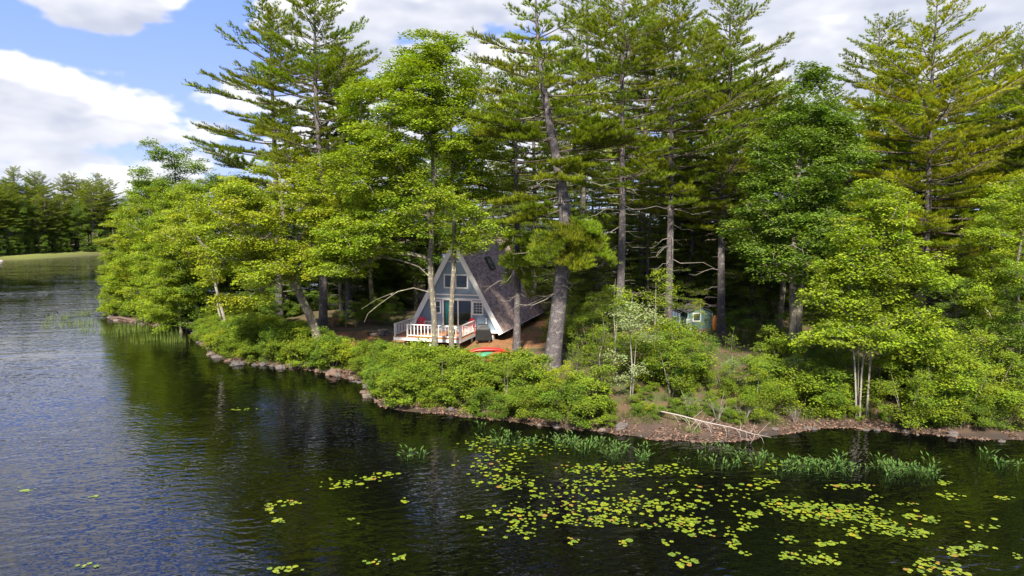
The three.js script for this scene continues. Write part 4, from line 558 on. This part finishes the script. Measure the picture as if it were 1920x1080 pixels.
function kayak(label, name, len, wid, color, pos, turn, roll) {
  const o = thing(name, label, 'kayak', null, pos, turn), n = 26, m = 14, p = [], id = [];
  for (let i = 0; i <= n; i++) { const u = i / n * 2 - 1, w = wid / 2 * Math.pow(1 - Math.pow(Math.abs(u), 2.4), .62) + .012, rise = .2 * Math.pow(Math.abs(u), 3); for (let k = 0; k <= m; k++) { const a = k / m * Math.PI * 2, c = Math.cos(a), s = Math.sin(a); p.push(u * len / 2, .2 + rise + (s > 0 ? s * .12 * (1 - .4 * Math.abs(u)) : s * .19 * (1 - Math.pow(Math.abs(u), 3) * .8)), c * w); } }
  for (let i = 0; i < n; i++) for (let k = 0; k < m; k++) { const a = i * (m + 1) + k, b = a + m + 1; id.push(a, a + 1, b, b, a + 1, b + 1); }
  const g = new THREE.BufferGeometry(); g.setAttribute('position', new THREE.Float32BufferAttribute(p, 3)); g.setIndex(id); g.computeVertexNormals();
  const body = part('hull', g, color, o); const rim = []; for (let k = 0; k <= 20; k++) { const a = k / 20 * 6.283; rim.push([Math.cos(a) * .42, .335, Math.sin(a) * wid * .33, .022]); } part('cockpit_rim', tube(rim, 6, false), paint.black, o);
  const well = new THREE.CircleGeometry(1, 24); well.rotateX(-Math.PI / 2); well.scale(.42, 1, wid * .33); well.translate(0, .332, 0); part('cockpit', well, paint.dark, o); for (const x of [-len / 2 + .2, len / 2 - .2]) part('grab_handle', tube([[x - .04, .37, 0, .008], [x, .42, 0, .012], [x + .04, .37, 0, .008]], 5), paint.black, o);
  o.rotation.order = 'YXZ'; o.rotation.x = roll; return o;
}
{ const a = onGround(914, 664), b = onGround(912, 671), c = onGround(930, 672), G = (q, dy = 0) => [q[0], ground(q[0], q[2]) + dy, q[2]];
  kayak('long red kayak lying on the needle-covered ground below the grill', 'red_kayak', 2.9, .68, mat(.44, .025, .015, .4), G(a, .46), .1, Math.PI - .25);
  kayak('green kayak half hidden in shrubs below the long red one', 'green_kayak', 2.6, .62, mat(.06, .26, .14, .4), G(b, .36), .35, Math.PI);
  kayak('orange-red kayak with its blunt end up beside the green one', 'orange_kayak', 2.8, .7, mat(.5, .07, .04, .4), G(c, .36), 1.25, Math.PI + .1); }
{ // wooden chairs, bench table and the ring of stones
  const wood = mat(.34, .17, .075, .8), mk = (label, px, py, turn) => { const q = onGround(px, py), o = thing('wooden_garden_chair', label, 'chair', null, [q[0], ground(q[0], q[2]), q[2]], turn); for (let k = 0; k < 5; k++) { const g = box(-.05, .05, 0, .85 - Math.abs(k - 2) * .05, -.012, .012); g.rotateX(-.38); g.translate((k - 2) * .112, .3, -.2); part('back_slat', g, wood, o); } for (let k = 0; k < 5; k++) { const g = box(-.28, .28, -.012, .012, -.05, .05); g.rotateX(.2); g.translate(0, .36 - k * .0 - (4 - k) * .022 + .02, -.18 + k * .115); part('seat_slat', g, wood, o); } for (const x of [-.33, .33]) { part('armrest', box(x - .06, x + .06, .56, .585, -.32, .4), wood, o); part('leg', box(x - .03, x + .03, -.02, .559, .26, .34), wood, o); part('leg', box(x - .03, x + .03, -.02, .559, -.3, -.22), wood, o); } };
  mk('wooden slatted garden chair standing near the ring of stones', 632, 612, .5); mk('second wooden slatted chair, shaded and low, beside the pine trunk', 618, 615, 1.6);
  const q = onGround(658, 614), t = thing('wooden_bench', 'small low wooden bench near the garden chair', 'bench', null, [q[0], ground(q[0], q[2]), q[2]], .1); for (let k = 0; k < 3; k++) part('plank', box(-.45, .45, .38, .42, -.2 + k * .14, -.07 + k * .14), wood, t); for (const x of [-.38, .38]) for (const z of [-.15, .15]) part('leg', box(x - .035, x + .035, -.03, .379, z - .035, z + .035), wood, t);
}
const rockKinds = [0, 1, 2, 3, 4, 5].map((k) => { const g = new THREE.IcosahedronGeometry(1, 3), p = g.attributes.position, f = [.62, .5, .75, .55, .68, .45][k]; for (let i = 0; i < p.count; i++) { const v = V(p.getX(i), p.getY(i), p.getZ(i)), d = 1 + noise(v.x * 1.3 + k * 9, v.y * 1.3, v.z * 1.3) * .5 + noise(v.x * 3.1, v.y * 3.1 + k * 5, v.z * 3.1) * .16; v.multiplyScalar(d); p.setXYZ(i, v.x, v.y * f, v.z * .8); } g.computeVertexNormals(); return g; });
const rockTex = tex(256, 256, (u, v) => { const k = .8 + tnoise(u, v, 8, 31) * .4 + tnoise(u, v, 40, 37) * .35; return [k, k, k]; }, false);
const rockMats = [[.12, .10, .09], [.17, .13, .11], [.09, .08, .075], [.15, .095, .07]].map((c) => { const m = mat(...c, .9); m.map = rockTex; return m; });
{
  const R = rng(91), o = thing('fire_ring', 'heap of dark fire-ring stones on the orange needles', 'fire pit', null, [pit[0], ground(pit[0], pit[2]), pit[2]]);
  for (let k = 0; k < 15; k++) { const m = part('stone', rockKinds[k % 6], rockMats[(R() * 4) | 0], o), a = k / 11 * 6.283, s = .17 + R() * .13; m.position.set(k < 11 ? Math.cos(a) * .75 : (R() - .5) * .9, k < 11 ? s * .3 : .26, k < 11 ? Math.sin(a) * .6 : (R() - .5) * .6); m.rotation.y = R() * 6; m.scale.setScalar(s); }
  const add = (x, z, s, label, group, dy = .1) => { const m = part('shore_stone', rockKinds[(R() * 6) | 0], rockMats[(R() * 4) | 0], scene); const y = Math.max(-.05, ground(x, z)); m.position.set(x, y + s * dy, z); m.scale.setScalar(s); m.rotation.y = R() * 6; tag(m, label, 'stone', group); };
  for (let i = 0; i < front.length - 1; i++) {
    const [ax, az] = front[i], [bx, bz] = front[i + 1], len = Math.hypot(bx - ax, bz - az), nx = (bz - az) / len, nz = -(bx - ax) / len, sg = sdPoly(land, (ax + bx) / 2 + nx * .4, (az + bz) / 2 + nz * .4) > 0 ? 1 : -1;
    for (let t = 0; t < len; t += .3 + R() * 1.1) { const o2 = R() * R() * 1.3 - .25, x = lerp(ax, bx, t / len) + nx * sg * o2, z = lerp(az, bz, t / len) + nz * sg * o2, px = toPixel(x, 0, z)[0]; if (shoreDist(x, z) < -.35) continue; const cove = px < 690, s = cove ? .16 + R() * R() * .34 : .06 + R() * R() * .2; add(x, z, s, cove ? 'rounded brown-grey stone at the waterline of the cove bank' : 'small brown stone in the litter of the beach edge', cove ? 'stones along the cove' : 'stones along the beach'); }
  }
  add(...(() => { const q = onGround(1165, 803); return [q[0], q[2]]; })(), .34, 'larger grey stone on the littered beach below the pale sapling'); add(...(() => { const q = onGround(1078, 790); return [q[0], q[2]]; })(), .26, 'pale stone at the upper edge of the litter band'); add(...(() => { const q = onGround(445, 684); return [q[0], q[2]]; })(), .55, 'large flat stone at the corner of the cove bank'); add(...(() => { const q = onGround(628, 703); return [q[0], q[2]]; })(), .5, 'broad pale stone at the waterline below the leaning trunk');
}
{ // driftwood: fallen bare branch and logs
  const P = (px, py, dy) => { const q = onGround(px, py); return [q[0], q[1] + dy, q[2]]; }, o = thing('fallen_branch', 'bleached bare fallen branch lying across the beach into the water', 'branch', null, [0, 0, 0]);
  const line = [[1238, 771, .75, .03], [1275, 779, .62, .034], [1320, 791, .5, .03], [1370, 801, .32, .024], [1410, 813, .14, .016], [1446, 820, .03, .008]].map(([a, b, h, r]) => { const d = onGround(a, b + 18); const q = atDepth(a, -d[2], elev(b, -d[2])); return [q[0], Math.max(q[1], d[1] + .04), q[2], r]; });
  part('stem', tube(line, 7), M.bleached, o); const R = rng(14);
  for (let k = 0; k < 26; k++) { const t = .5 + R() * 4, i = t | 0, a = line[i], b = line[Math.min(5, i + 1)], f = t - i, p = [0, 1, 2].map((j) => lerp(a[j], b[j], f)), dn = R() < .55 ? -1 : 1, l = .5 + R() * .9, q = [p[0] + (R() - .4) * l, dn < 0 ? Math.max(.02, ground(p[0], p[2]) - .02) : p[1] + l * .6, p[2] + (R() - .3) * l * .7]; part('twig', tube([[...p, .014], [lerp(p[0], q[0], .5) + .05, lerp(p[1], q[1], .5) + .05, lerp(p[2], q[2], .5), .011], [...q, .004]], 4, false), M.bleached, o); }
  for (const [px, py, h, lb] of [[1345, 790, 1.3, 'leafless grey brush standing behind the fallen branch'], [1395, 794, 1.0, 'low leafless brush beside the tip of the fallen branch'], [1292, 776, 1.2, 'thin bare bush at the root end of the fallen branch'], [1490, 792, .9, 'small bare bush at the dark end of the beach'], [1005, 784, .8, 'dead twiggy bush at the left end of the litter band'], [560, 680, .9, 'dead twiggy bush above the cove stones']]) { const q = onGround(px, py), bo = thing('bare_brush', lb, 'bush', null, [q[0], ground(q[0], q[2]), q[2]]), T = new Tubes(); for (let k = 0; k < 9; k++) { const a = R() * 6.283, l = h * (.5 + R() * .6), sx = Math.cos(a), sz = Math.sin(a), m = [sx * l * .25, l * .55, sz * l * .25], e = [sx * l * .6 + (R() - .5) * .3, l, sz * l * .6]; T.add([[sx * .03, -.05, sz * .03, .012], [...m, .008], [...e, .003]], 4); for (let j = 0; j < 3; j++) T.add([[...m, .006], [m[0] + (R() - .5) * .6, m[1] + R() * .5, m[2] + (R() - .5) * .6, .002]], 3); } part('stems', T.geo(), M.deadWood, bo).userData.kind = 'stuff'; }
  const log = (label, pts, r) => { const g = thing('driftwood_log', label, 'log', null, [0, 0, 0]); part('log_body', tube(pts.map(([a, b, h, k]) => [...P(a, b, h * .6), r * k * .7]), 8), mat(.10, .065, .05, .95), g); return g; };
  log('dark curved log lying at the head of the cove', [[328, 608, .2, 1], [345, 604, .45, 1.1], [362, 608, .3, .9], [372, 613, .1, .5]], .28);
  log('weathered log at the tip of the point', [[205, 598, .05, .7], [225, 598, .25, 1], [250, 603, .2, .9], [262, 606, .05, .4]], .2); log('short broken log among the stones of the point', [[318, 604, .1, .6], [305, 600, .5, 1], [295, 604, .1, .5]], .16);
}
{ // boat on the far bank
  const x = -137.5, z = -181, o = thing('upturned_boat', 'pale upturned boat lying on the grassy far bank', 'boat', null, [x, ground(x, z), z], 1.2); const g = new THREE.SphereGeometry(1, 20, 10, 0, 6.283, 0, 1.57); g.scale(2.6, .5, .8); part('hull', g, mat(.62, .52, .5, .5), o); part('keel', box(-2.2, 2.2, .44, .53, -.03, .03), mat(.5, .42, .4, .6), o); const gw = []; for (let k = 0; k <= 24; k++) { const a = k / 24 * 6.283; gw.push([Math.cos(a) * 2.62, .04, Math.sin(a) * .82, .04]); } part('gunwale', tube(gw, 5, false), mat(.5, .42, .4, .6), o);
}
{ // sheds in the woods
  const shed = (label, px, d, w, h, dp, turn, gable, color) => {
    const b = stand(px, d), o = thing('blue_shed', label, 'shed', null, [b[0], b[1] + .05, b[2]], turn), s = new THREE.Shape(); s.moveTo(-w / 2, -.1); s.lineTo(w / 2, -.1); s.lineTo(w / 2, h); s.lineTo(0, h + gable); s.lineTo(-w / 2, h); s.closePath();
    const g = new THREE.ExtrudeGeometry(s, { depth: dp, bevelEnabled: false }); g.translate(0, 0, -dp); part('wall', g, color, o);
    for (const k of [-1, 1]) { const L2 = Math.hypot(w / 2, gable) + .12, r = box(0, L2, .01, .05, -dp - .1, .12); r.rotateZ(-Math.atan2(gable, w / 2)); r.translate(0, h + gable, 0); if (k < 0) r.rotateY(Math.PI), r.translate(0, 0, -dp + .02); part('roof_panel', r, mat(.055, .055, .05, .9), o); part('corner_board', box(k * w / 2 - .04, k * w / 2 + .04, -.1, h - .02, .003, .03), mat(.22, .25, .22, .7), o); }
    return o;
  };
  const c1 = mat(.04, .085, .09, .8), s1 = shed('small blue-green shed with white-framed window between the pine trunks', 1312, 53.5, 2.0, 1.3, 2.2, .12, .42, c1);
  const wf = part('window', mergeGeometries([box(-.62, .06, 1.2, 1.28, .004, .05), box(-.62, .06, .58, .66, .004, .05), box(-.62, -.54, .66, 1.2, .004, .05), box(-.02, .06, .66, 1.2, .004, .05)]), mat(.42, .43, .42, .7), s1); part('pane', box(-.54, -.02, .66, 1.2, .004, .02), mat(.02, .03, .03, .08), wf);
  shed('narrow slate-blue outbuilding partly behind the thick pine trunk', 1262, 54, 1.1, 1.2, 1.4, .2, .25, mat(.07, .10, .15, .7));
  const q = stand(1292, 52.6), bd = thing('white_board', 'pale upright board leaning against the small blue shed', 'board', null, q, .1); part('sheet', box(-.22, .22, 0, 1.0, -.02, .02), mat(.30, .32, .30, .8), bd); part('batten', box(-.2, .2, .5, .57, .021, .04), mat(.38, .4, .38, .7), bd); bd.rotation.x = -.1;
  const q2 = stand(1342, 52.8), ob = thing('orange_boat', 'orange boat hull propped upright against the shed side', 'boat', null, [q2[0], q2[1] + .55, q2[2] - .3], 0); const g = new THREE.SphereGeometry(1, 16, 12, 0, 3.1416); g.scale(.2, .7, .16); part('hull', g, mat(.75, .24, .03, .5, { side: THREE.DoubleSide }), ob); part('thwart', box(-.17, .17, -.02, .03, -.01, .05), mat(.4, .15, .03, .6), ob);
}

// ------------------------------------------------------------------ water plants and litter
{
  const R = rng(333), padGeo = [0, 1, 2].map((k) => { const n = 18, p = [0, .004, 0], id = []; for (let i = 0; i <= n; i++) { const a = .16 + i / n * (6.283 - .32), w = 1 + Math.sin(a * 3 + k) * .05 + (i === 0 || i === n ? -.04 : 0), up = .012 + .05 * Math.max(0, Math.sin(a * (k + 1) + k * 2)) ** 4; p.push(Math.cos(a) * w, up, Math.sin(a) * w * .9); } for (let i = 1; i <= n; i++) id.push(0, i + 1, i); const g = new THREE.BufferGeometry(); g.setAttribute('position', new THREE.Float32BufferAttribute(p, 3)); g.setIndex(id); g.computeVertexNormals(); return g; });
  const padMats = [[.15, .20, .012], [.20, .235, .014], [.11, .165, .016], [.27, .23, .014], [.26, .14, .03]].map((c) => mat(...c, .38, { side: THREE.DoubleSide }));
  const names = ['green', 'bright yellow-green', 'deep green', 'yellowing', 'orange-tinged'];
  const cl = [[905, 830, 35, 10, 22], [930, 870, 45, 22, 40], [960, 905, 40, 13, 35], [1010, 842, 50, 12, 18], [1000, 960, 50, 10, 25], [985, 985, 25, 18, 18], [965, 995, 15, 11, 6], [905, 995, 12, 5, 4], [925, 960, 15, 3, 4], [1075, 880, 20, 7, 12], [1120, 880, 25, 8, 16], [1140, 890, 12, 7, 8], [1090, 905, 35, 9, 20], [1180, 875, 20, 5, 14], [1195, 890, 15, 4, 8], [1240, 880, 20, 7, 16], [1290, 885, 18, 5, 12], [1100, 950, 45, 10, 30], [1075, 975, 25, 10, 18], [1120, 975, 20, 8, 16], [1150, 955, 25, 10, 20], [1180, 945, 20, 12, 22], [1165, 978, 18, 6, 12], [1225, 950, 20, 10, 22], [1215, 985, 15, 4, 6], [1260, 975, 25, 8, 16], [1280, 950, 25, 7, 14], [1280, 988, 18, 5, 10], [1310, 975, 25, 7, 14], [1310, 998, 20, 6, 10], [1170, 1020, 10, 5, 5], [1075, 1015, 8, 9, 6], [1250, 1018, 10, 5, 5], [1265, 1040, 10, 4, 4], [1282, 1056, 14, 6, 7], [1370, 1000, 12, 6, 6], [1410, 965, 20, 6, 12], [1400, 990, 14, 6, 8], [1460, 945, 30, 10, 26], [1490, 955, 30, 12, 34], [1430, 905, 16, 7, 12], [1375, 1020, 14, 6, 8], [1400, 1038, 10, 4, 4], [1480, 1042, 18, 7, 12], [1475, 1010, 12, 5, 6], [1530, 952, 30, 8, 28], [1560, 968, 32, 10, 34], [1592, 955, 35, 8, 30], [1622, 966, 30, 8, 26], [1650, 982, 30, 10, 30], [1675, 995, 22, 9, 24], [1718, 1002, 24, 7, 22], [1600, 1000, 14, 7, 10], [1552, 1020, 20, 5, 10], [1535, 1050, 25, 8, 18], [1712, 966, 18, 5, 6], [1745, 974, 20, 6, 8], [1575, 912, 20, 4, 10], [1620, 912, 20, 4, 9], [1640, 932, 8, 4, 4], [1770, 906, 10, 4, 6], [1782, 930, 14, 5, 9], [1885, 935, 13, 3, 5], [1708, 945, 12, 3, 4], [1795, 1035, 20, 9, 14], [1832, 1028, 18, 7, 9], [1742, 1060, 30, 10, 22], [1790, 1072, 18, 6, 10], [650, 908, 28, 7, 16], [695, 897, 20, 4, 8], [722, 890, 14, 4, 8], [503, 952, 9, 7, 10], [545, 943, 13, 4, 7], [524, 976, 9, 4, 4], [657, 975, 8, 3, 4], [670, 982, 6, 2, 2], [760, 940, 7, 3, 2], [535, 1068, 20, 4, 7], [466, 768, 18, 2, 6], [702, 1056, 12, 6, 4], [747, 1045, 14, 8, 5], [50, 918, 12, 3, 3], [175, 930, 8, 2, 2], [155, 1062, 14, 4, 3], [880, 970, 8, 3, 3], [1350, 930, 60, 20, 14], [1200, 920, 120, 22, 26], [1050, 925, 60, 12, 16], [1450, 870, 60, 8, 10], [1840, 985, 30, 10, 5], [1905, 1045, 12, 8, 3]];
  const pads = [];
  for (const [cx, cy, rx, ry, n] of cl) for (let k = 0; k < n * 2.6; k++) { const a = R() * 6.283, q = Math.sqrt(R()) * (R() < .3 ? 1.9 : 1.05), p = onLevel(cx + Math.cos(a) * q * rx, cy + Math.sin(a) * q * ry, 0), s = .04 + R() * R() * .095; if (shoreDist(p[0], p[2]) > -.3) continue; let ok = true; for (const o of pads) if (Math.hypot(o[0] - p[0], o[1] - p[2]) < (o[2] + s) * .62) { ok = false; break; } if (ok) pads.push([p[0], p[2], s, R() < .93 ? (R() * 3) | 0 : R() < .6 ? 3 : 4, R() * 6.283, (R() * 3) | 0, -p[2] / s]); }
  pads.sort((a, b) => a[6] - b[6]);
  pads.forEach((q, i) => { if (i >= 300) return; const o = part('lily_pad', padGeo[q[5]], padMats[q[3]], scene); o.position.set(q[0], .008 + (i % 5) * .0022, q[1]); o.scale.set(q[2], 1 * q[2] * 2, q[2]); o.rotation.y = q[4]; tag(o, names[q[3]] + ' notched lily pad floating on the dark water', 'lily pad', names[q[3]] + ' lily pads'); });
  padMats.forEach((m, c) => { const rest = pads.slice(300).filter((q) => q[3] === c); if (!rest.length) return; const im = new THREE.InstancedMesh(padGeo[c % 3], m, rest.length), M4 = new THREE.Matrix4(); rest.forEach((q, i) => im.setMatrixAt(i, M4.makeRotationY(q[4]).scale(V(q[2], q[2] * 2, q[2])).setPosition(q[0], .008 + (i % 5) * .0022, q[1]))); im.name = numbered('lily_pad_field'); tag(im, 'scattered ' + names[c] + ' lily pads farther out on the dark water', 'lily pads', null, 'stuff'); scene.add(im); });
  console.log('pads', pads.length);
  // lance-leaved water plants standing out of the shallows
  const plantGeo = [0, 1, 2, 3].map((k) => { const r = rng(700 + k), b = new Buf(600); for (let j = 0; j < 9; j++) { const a = r() * 6.283, tilt = .2 + r() * .9, h = .22 + r() * .36, x0 = (r() - .5) * .4, z0 = (r() - .5) * .4, dx = Math.cos(a) * tilt, dz = Math.sin(a) * tilt, col = [.85 + r() * .4, .85 + r() * .35, .9]; blade(b, x0, -.1, z0, dx * .6, 1, dz * .6, -Math.sin(a), 0, Math.cos(a), h + .12, .008, [.7, .8, .6]); const l = Math.hypot(dx, .8, dz); leaf(b, x0 + dx * h * .5, h * .75, z0 + dz * h * .5, dx / l * 1.2, .75 / l, dz / l * 1.2, -dx * .8, .6, -dz * .8,   .15 + r() * .12, .045 + r() * .03, col); } return b.geo(); });
  const wp = leafMat(.075, .135, .03, .3), reed = leafMat(.14, .19, .04, .3);
  const bed = (x0, y0, x1, y1, th, n, label, group) => { for (let k = 0; k < n; k++) { const t = R(), p = onLevel(lerp(x0, x1, t), lerp(y0, y1, t) + (R() + R() - 1) * th, 0); if (shoreDist(p[0], p[2]) > .1 || noise(p[0] * .9, p[2] * .9, 77) + noise(p[0] * 2.6, p[2] * 2.6, 79) * .5 < -.02) continue; const o = part('water_plant', plantGeo[(R() * 4) | 0], wp, scene); o.position.set(p[0], 0, p[2]); o.rotation.y = R() * 6.283; o.scale.set(1.1, .42 + R() * .42, 1.1); tag(o, label, 'water plant', group); } };
  bed(878, 822, 1215, 855, 22, 130, 'clump of lance-leaved water plants in the shallows before the litter beach', 'water plants before the beach'); bed(1270, 858, 1560, 888, 22, 80, 'clump of lance-leaved water plants out from the tip of the fallen branch', 'water plants by the fallen branch'); bed(1530, 872, 1760, 893, 22, 85, 'clump of lance-leaved water plants off the pale-stemmed tree', 'water plants off the right bank'); bed(1835, 872, 1925, 878, 14, 22, 'clump of lance-leaved water plants off the tall shrubs', 'water plants off the tall shrubs'); bed(735, 868, 800, 850, 6, 8, 'lone clump of lance-leaved water plants in open water', 'water plants in open water');
  const reedGeo = [0, 1].map((k) => { const r = rng(720 + k), b = new Buf(400); for (let j = 0; j < 14; j++) { const a = r() * 6.283, t = r() * .25, x0 = (r() - .5) * .9, z0 = (r() - .5) * .9; blade(b, x0, -.1, z0, Math.cos(a) * t, 1, Math.sin(a) * t, -Math.sin(a), 0, Math.cos(a), .45 + r() * .55, .014, [.8 + r() * .4, .85 + r() * .3, .8]); } return b.geo(); });
  const reeds = (x0, y0, x1, y1, th, n) => { for (let k = 0; k < n; k++) { const t = R(), p = onLevel(lerp(x0, x1, t), lerp(y0, y1, t) + (R() + R() - 1) * th, 0), o = part('reed_clump', reedGeo[(R() * 2) | 0], reed, scene); o.position.set(p[0], 0, p[2]); o.rotation.y = R() * 6; o.scale.set(1, .8 + R() * .5, 1); tag(o, 'sparse clump of green reeds standing in the water off the point', 'reeds', 'reeds off the point'); } };
  reeds(90, 602, 175, 588, 2, 12); reeds(85, 613, 190, 606, 2, 14); reeds(210, 618, 340, 622, 9, 34); reeds(150, 620, 230, 630, 5, 7); reeds(255, 640, 345, 640, 6, 16);
  // floating weed on the far water, leaf litter on the banks
  const flat = (name, label, cat, geo, m, list) => { const im = new THREE.InstancedMesh(geo, m, list.length), M4 = new THREE.Matrix4(), E = new THREE.Euler(), Q = new THREE.Quaternion(), col = new THREE.Color(); list.forEach((q, i) => { im.setMatrixAt(i, M4.compose(V(q[0], q[1], q[2]), Q.setFromEuler(E.set(q[4] ?? 0, q[3], q[5] ?? 0)), V(q[6], q[6], q[6]))); const v = .35 + R() * R() * 1.3; im.setColorAt(i, col.setRGB(v, v * (.9 + R() * .15), v * (.85 + R() * .25))); }); im.name = numbered(name); tag(im, label, cat, null, 'stuff'); scene.add(im); };
  const weed = []; for (const [x0, y0, x1, y1, th, n] of [[0, 552, 90, 549, 4, 500], [60, 553, 200, 540, 2.5, 400], [70, 585, 205, 563, 5, 1300], [140, 530, 195, 526, 2, 200], [10, 600, 90, 588, 4, 180], [120, 600, 200, 588, 6, 420]]) for (let k = 0; k < n; k++) { const t = R(), p = onLevel(lerp(x0, x1, t), lerp(y0, y1, t) + (R() + R() - 1) * th * 1.6, 0); if (noise(p[0] * .25, p[2] * .25, 4) + noise(p[0] * 1.1, p[2] * 1.1, 9) * .6 < .02) continue; weed.push([p[0], .012, p[2], R() * 6, 0, 0, .12 + R() * .12]); }
  flat('floating_weed', 'patchy streaks of floating weed on the water beyond the reeds', 'floating weed', padGeo[0], mat(.05, .055, .035, .7, { side: THREE.DoubleSide }), weed);
  const chip = new THREE.BufferGeometry(); chip.setAttribute('position', new THREE.Float32BufferAttribute([-.5, 0, 0, 0, .12, .32, .5, 0, 0, 0, .1, -.3], 3)); chip.setIndex([0, 1, 2, 0, 2, 3]);
  const lit = []; for (let i = 0; i < front.length - 1; i++) { const [ax, az] = front[i], [bx, bz] = front[i + 1], len = Math.hypot(bx - ax, bz - az), nx = (bz - az) / len, nz = -(bx - ax) / len, sg = sdPoly(land, (ax + bx) / 2 + nx * .4, (az + bz) / 2 + nz * .4) > 0 ? 1 : -1; for (let k = 0; k < len * 420; k++) { const t = R(), o = R() * R() * 5 - .3, x = lerp(ax, bx, t) + nx * sg * o, z = lerp(az, bz, t) + nz * sg * o, d = shoreDist(x, z); if (d < -.15 || noise(x * .7, z * .7, 31) + noise(x * 2.3, z * 2.3, 35) * .5 < -.16) continue; lit.push([x, Math.max(.004, groundOf(d, x, z)) + .012, z, R() * 6, (R() - .5) * 1.1, (R() - .5) * 1.1, .07 + R() * .1]); } }
  for (let k = 0; k < 9000; k++) { const q = cabinPoint(-11 + R() * 20, 0, -8 + R() * 15), [a, b] = inCabin(q[0], q[2]); if (clearing(q[0], q[2]) < .02 || (Math.abs(a) < 3.5 && b < 0)) continue; lit.push([q[0], ground(q[0], q[2]) + .012, q[2], R() * 6, (R() - .5) * .8, (R() - .5) * .8, .05 + R() * .09]); }
  flat('leaf_litter', 'dead brown leaves and bark chips strewn along the banks and clearing', 'leaf litter', chip, mat(.19, .115, .078, .9, { side: THREE.DoubleSide }), lit);
  // grasses along the upper edge of the banks
  const gr = []; for (let k = 0; k < 5200; k++) { const i = (R() * (front.length - 1)) | 0, t = R(), x = lerp(front[i][0], front[i + 1][0], t) + (R() - .5) * 6, z = lerp(front[i][1], front[i + 1][1], t) + (R() - .5) * 6, d = shoreDist(x, z); if (d < .8 || d > 4.5 || noise(x * .5, z * .5, 71) < -.1) continue; gr.push([x, groundOf(d, x, z) + .03, z, R() * 6, 0, 0, .3 + R() * .35]); }
  flat('bank_grass', 'thin tufts of grass and sedge along the bank tops', 'grass', reedGeo[0], reed, gr);
  console.log('litter', lit.length, gr.length);
}
scene.traverse((o) => { if (o.isMesh) { o.castShadow = true; o.receiveShadow = true; } });
console.log('tris', TRIS, performance.now() | 0);
renderer.render(scene, camera);
